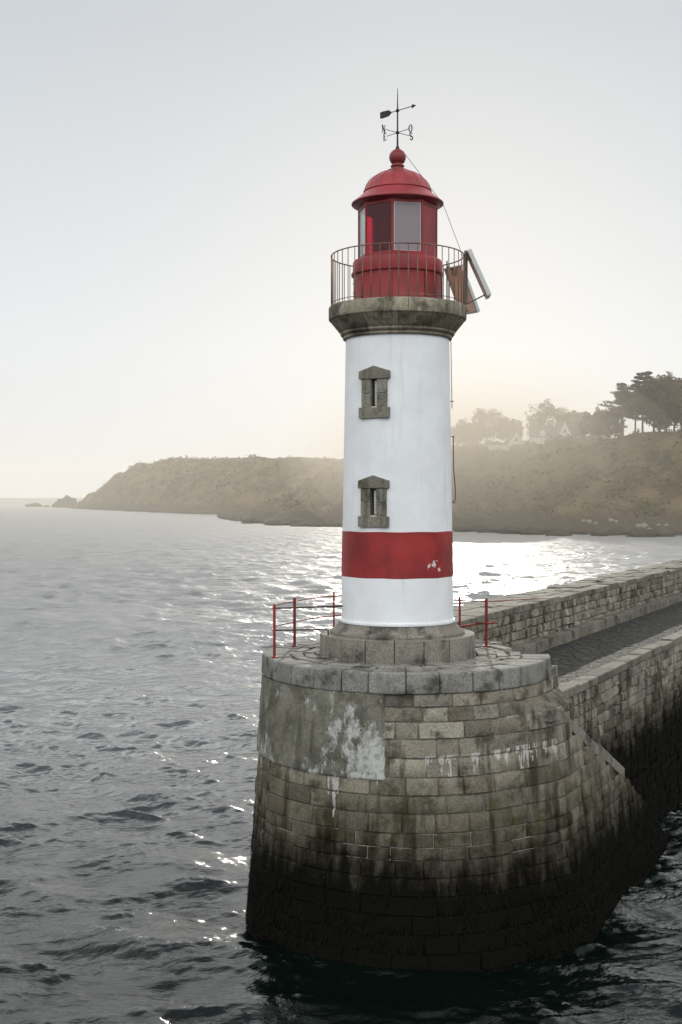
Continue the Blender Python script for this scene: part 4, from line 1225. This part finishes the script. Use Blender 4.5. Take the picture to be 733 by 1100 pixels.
# rocks
def rock_mat():
    t = NT('shore_rock'); P = t.pos()
    n = t.noise(P, 0.9, 6, 0.7)
    z = t.xyz(P)[2]
    c = t.mix(n, (0.016, 0.014, 0.011), (0.085, 0.070, 0.050))
    c = t.mix(t.map(z, 1.0, 0.3), c, (0.018, 0.016, 0.012))
    return t.done(t.pbsdf(c, 0.85, t.bump(n, 0.8, 0.4), spec=0.25))
M['rock'] = rock_mat()
M['palerock'] = plain('pale_rock', (0.22, 0.198, 0.16), 0.9)
def rock(px, Yd, w_, h_, dp, seed, label, mat='rock', z=None, group='rocks off the far shore', name='rock'):
    x, y = at(px, Yd), Yd
    bm = bmesh.new(); bmesh.ops.create_icosphere(bm, subdivisions=4, radius=1.0)
    for v in bm.verts:
        n1 = mnoise.noise(v.co * 1.3 + Vector((seed * 3.1, 0, seed))) * 0.42 + mnoise.noise(v.co * 3.2 + Vector((seed, seed, 0))) * 0.22 + mnoise.noise(v.co * 7 + Vector((0, seed, 0))) * 0.09
        v.co *= (1 + n1)
        v.co = Vector((v.co.x * w_ / 2, v.co.y * dp / 2, v.co.z * h_))
    me = bpy.data.meshes.new(name); bm.to_mesh(me); bm.free()
    o = link_mesh(name, me, M[mat], smooth=True)
    o.location = (x, y, (0.0 if z is None else z) - h_ * 0.12)
    tag(o, label, 'rock', group)
rock(599, 281, 6.6, 1.1, 4, 1, 'dark low rock hump in the water before the far shore, right of the tower')
rock(265, 620, 4.5, 1.6, 4, 2, 'small dark rock alone in the water left of the lighthouse', )
rock(139, 760, 4.0, 1.4, 4, 3, 'tiny rock in the water below the cliff of the headland')
rock(205, 660, 10, 1.6, 5, 4, 'flat reef rock along the foot of the headland')
rock(271, 415, 7, 1.9, 5, 5, 'broad rock off the near hill foot left of the lighthouse')
rock(291, 402, 4, 1.3, 4, 6, 'small rock beside the broad rock off the near hill foot')
rock(75, 1060, 22, 9.5, 16, 7, 'tall sloping rock stack joined to the tip of the headland')
rock(65, 1075, 14, 5.0, 12, 8, 'dark jagged rock beside the stack at the tip of the headland')
rock(37, 1120, 17, 3.6, 10, 9, 'low dark rock farthest out to sea left of the headland')
rock(50, 1100, 7, 1.6, 8, 10, 'small reef rock between the far rock and the headland tip')
rock(255, 470, 5, 1.5, 5, 11, 'rock under the dark nose of the near hill')
rg = np.random.default_rng(77)
def poly_at(px):
    for (x0, y0), (x1, y1) in zip(POLY_A[1:9], POLY_A[2:10]):
        f = px * (1 / F)
        # where the sight line X = f*Y crosses the shoreline segment
        den = (x1 - x0) - f * (y1 - y0)
        if abs(den) < 1e-6: continue
        u = (f * y0 - x0) / den
        if 0 <= u <= 1: return y0 + u * (y1 - y0)
    return None
for i, px in enumerate([242, 252, 262, 279, 301, 314, 328, 341, 352, 362, 497, 514, 533, 552, 571, 622, 645, 668, 689, 712]):
    Yd = poly_at(px - 366.5)
    if Yd is None: continue
    Yd -= rg.uniform(6, 20); w_ = rg.uniform(4.0, 11)
    rock(px, Yd, w_, rg.uniform(0.9, 2.1), w_ * 0.7, 60 + i, 'dark rock in the broken line of rocks along the foot of the hill', group='rocks along the foot of the hill')
for i, (px, s) in enumerate([(627, 1.5), (633, 1.9), (640, 1.3), (657, 2.0), (662, 1.4), (686, 2.0), (692, 2.6), (698, 1.7), (708, 1.2), (716, 1.3)]):
    Yd = {0: 306}.get(0) - (px - 627) * 0.16
    x = at(px, Yd)
    rock(px, Yd, s * 0.75, s * 0.3, s * 0.6, 40 + i, 'pale boulder among those scattered above the far shoreline rocks', 'palerock', z=ground(hillA, x, Yd) + 0.2, group='pale boulders on the far shore', name='boulder')

# ------------------------------------------------------------------ haze
t = NT('sea_haze')
vol = t.n('ShaderNodeVolumePrincipled', {'Color': (0.96, 0.895, 0.79, 1), 'Density': 0.00055, 'Anisotropy': 0.3}).outputs[0]
t.t.links.new(vol, t.out.inputs['Volume'])
me_b = MB().box((0, 675, 20), (4000, 1200, 42))
hz = me_b.build('haze', t.m); hz['kind'] = 'structure'

t = NT('sunlit_mist')
vol = t.n('ShaderNodeVolumePrincipled', {'Color': (0.88, 0.80, 0.675, 1), 'Density': 0.0017, 'Anisotropy': 0.3}).outputs[0]
t.t.links.new(vol, t.out.inputs['Volume'])
for q in range(6):                       # nested shells: the mist bank thins out towards its edge
    f_ = 1.2 - q * 0.16
    bm = bmesh.new(); bmesh.ops.create_icosphere(bm, subdivisions=4, radius=1.0); bm.verts.index_update()
    mb = MB(); mb.add([(40 + v.co.x * 50 * f_, 385 + v.co.y * 100 * f_, 21 + v.co.z * 25 * f_) for v in bm.verts], [[v.index for v in f.verts] for f in bm.faces]); bm.free()
    mi = mb.build('mist', t.m); mi['kind'] = 'structure'

# ------------------------------------------------------------------ world, sun, camera
wd = bpy.data.worlds.new('World'); scene.world = wd; wd.use_nodes = True
nt = wd.node_tree; nt.nodes.clear()
out = nt.nodes.new('ShaderNodeOutputWorld')
sky = nt.nodes.new('ShaderNodeTexSky'); sky.sky_type = 'NISHITA'; sky.sun_disc = False
sky.sun_elevation = R(SUN_EL); sky.sun_rotation = R(SUN_AZ); sky.dust_density = 3.0; sky.air_density = 1.0
bg1 = nt.nodes.new('ShaderNodeBackground'); bg1.inputs[1].default_value = 0.05
nt.links.new(sky.outputs[0], bg1.inputs[0])
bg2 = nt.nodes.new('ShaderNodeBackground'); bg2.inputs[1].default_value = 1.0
tc = nt.nodes.new('ShaderNodeTexCoord'); sx = nt.nodes.new('ShaderNodeSeparateXYZ'); nt.links.new(tc.outputs['Generated'], sx.inputs[0])
rp = nt.nodes.new('ShaderNodeValToRGB'); nt.links.new(sx.outputs[2], rp.inputs[0])
el = rp.color_ramp.elements
el[0].position = 0.0; el[0].color = (0.80, 0.83, 0.86, 1)
el[1].position = 0.12; el[1].color = (0.81, 0.855, 0.89, 1)
e = el.new(0.36); e.color = (0.63, 0.67, 0.71, 1)
e = el.new(0.9); e.color = (0.38, 0.42, 0.45, 1)
e = el.new(0.72); e.color = (1.2, 1.22, 1.23, 1)
e = el.new(0.50); e.color = (2.1, 2.12, 2.12, 1)  # bright sky band above the frame, added to lighten the water reflections
e = el.new(0.405); e.color = (0.63, 0.67, 0.71, 1)
def vm(op, a, b):
    n_ = nt.nodes.new('ShaderNodeVectorMath'); n_.operation = op
    for k_, v_ in ((0, a), (1, b)):
        if isinstance(v_, bpy.types.NodeSocket): nt.links.new(v_, n_.inputs[k_])
        else: n_.inputs[k_].default_value = v_
    return n_
# sky brightened behind the camera, added as fill for the shaded front faces
def ramp(src, stops):
    r_ = nt.nodes.new('ShaderNodeValToRGB'); nt.links.new(src, r_.inputs[0]); q = r_.color_ramp.elements
    q[0].position, q[0].color = stops[0][0], (*stops[0][1], 1); q[1].position, q[1].color = stops[-1][0], (*stops[-1][1], 1)
    for p_, c_ in stops[1:-1]:
        n_ = q.new(p_); n_.color = (*c_, 1)
    return r_.outputs[0]
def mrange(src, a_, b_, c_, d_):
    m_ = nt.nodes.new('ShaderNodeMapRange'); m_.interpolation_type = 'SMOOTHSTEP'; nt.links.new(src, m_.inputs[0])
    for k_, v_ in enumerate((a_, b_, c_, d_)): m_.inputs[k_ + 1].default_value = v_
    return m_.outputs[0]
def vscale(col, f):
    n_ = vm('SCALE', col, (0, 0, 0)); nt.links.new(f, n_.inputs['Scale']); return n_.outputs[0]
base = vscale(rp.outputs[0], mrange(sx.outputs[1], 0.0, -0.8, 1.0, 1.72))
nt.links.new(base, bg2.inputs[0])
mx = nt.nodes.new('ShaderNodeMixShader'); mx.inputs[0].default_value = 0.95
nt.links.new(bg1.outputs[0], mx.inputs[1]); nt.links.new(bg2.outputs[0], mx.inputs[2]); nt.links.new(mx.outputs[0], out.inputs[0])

sl = bpy.data.lights.new('sun', 'SUN'); sl.energy = 2.3; sl.angle = R(0.6); sl.color = (1.0, 0.93, 0.82)
so = bpy.data.objects.new('sun', sl); COL.objects.link(so)
sd = Vector((math.sin(R(SUN_AZ)) * math.cos(R(SUN_EL)), math.cos(R(SUN_AZ)) * math.cos(R(SUN_EL)), math.sin(R(SUN_EL))))
so.rotation_euler = (-sd).to_track_quat('-Z', 'Y').to_euler(); so.location = sd * 80

cam = bpy.data.cameras.new('camera'); co = bpy.data.objects.new('camera', cam); COL.objects.link(co)
cam.sensor_fit = 'VERTICAL'; cam.sensor_height = 36; cam.lens = 36 * F / 1100; cam.clip_end = 20000; cam.clip_start = 0.1
co.location = (0, 0, 9.0); co.rotation_euler = (R(90) - math.atan(16 / F), 0, 0)
scene.camera = co
scene.view_settings.view_transform = 'Standard'; scene.view_settings.look = 'None'; scene.view_settings.exposure = 0
scene.render.engine = 'CYCLES'
cy = scene.cycles
cy.use_denoising = True; cy.max_bounces = 8; cy.volume_bounces = 1; cy.transparent_max_bounces = 12; cy.caustics_reflective = False; cy.sample_clamp_indirect = 6
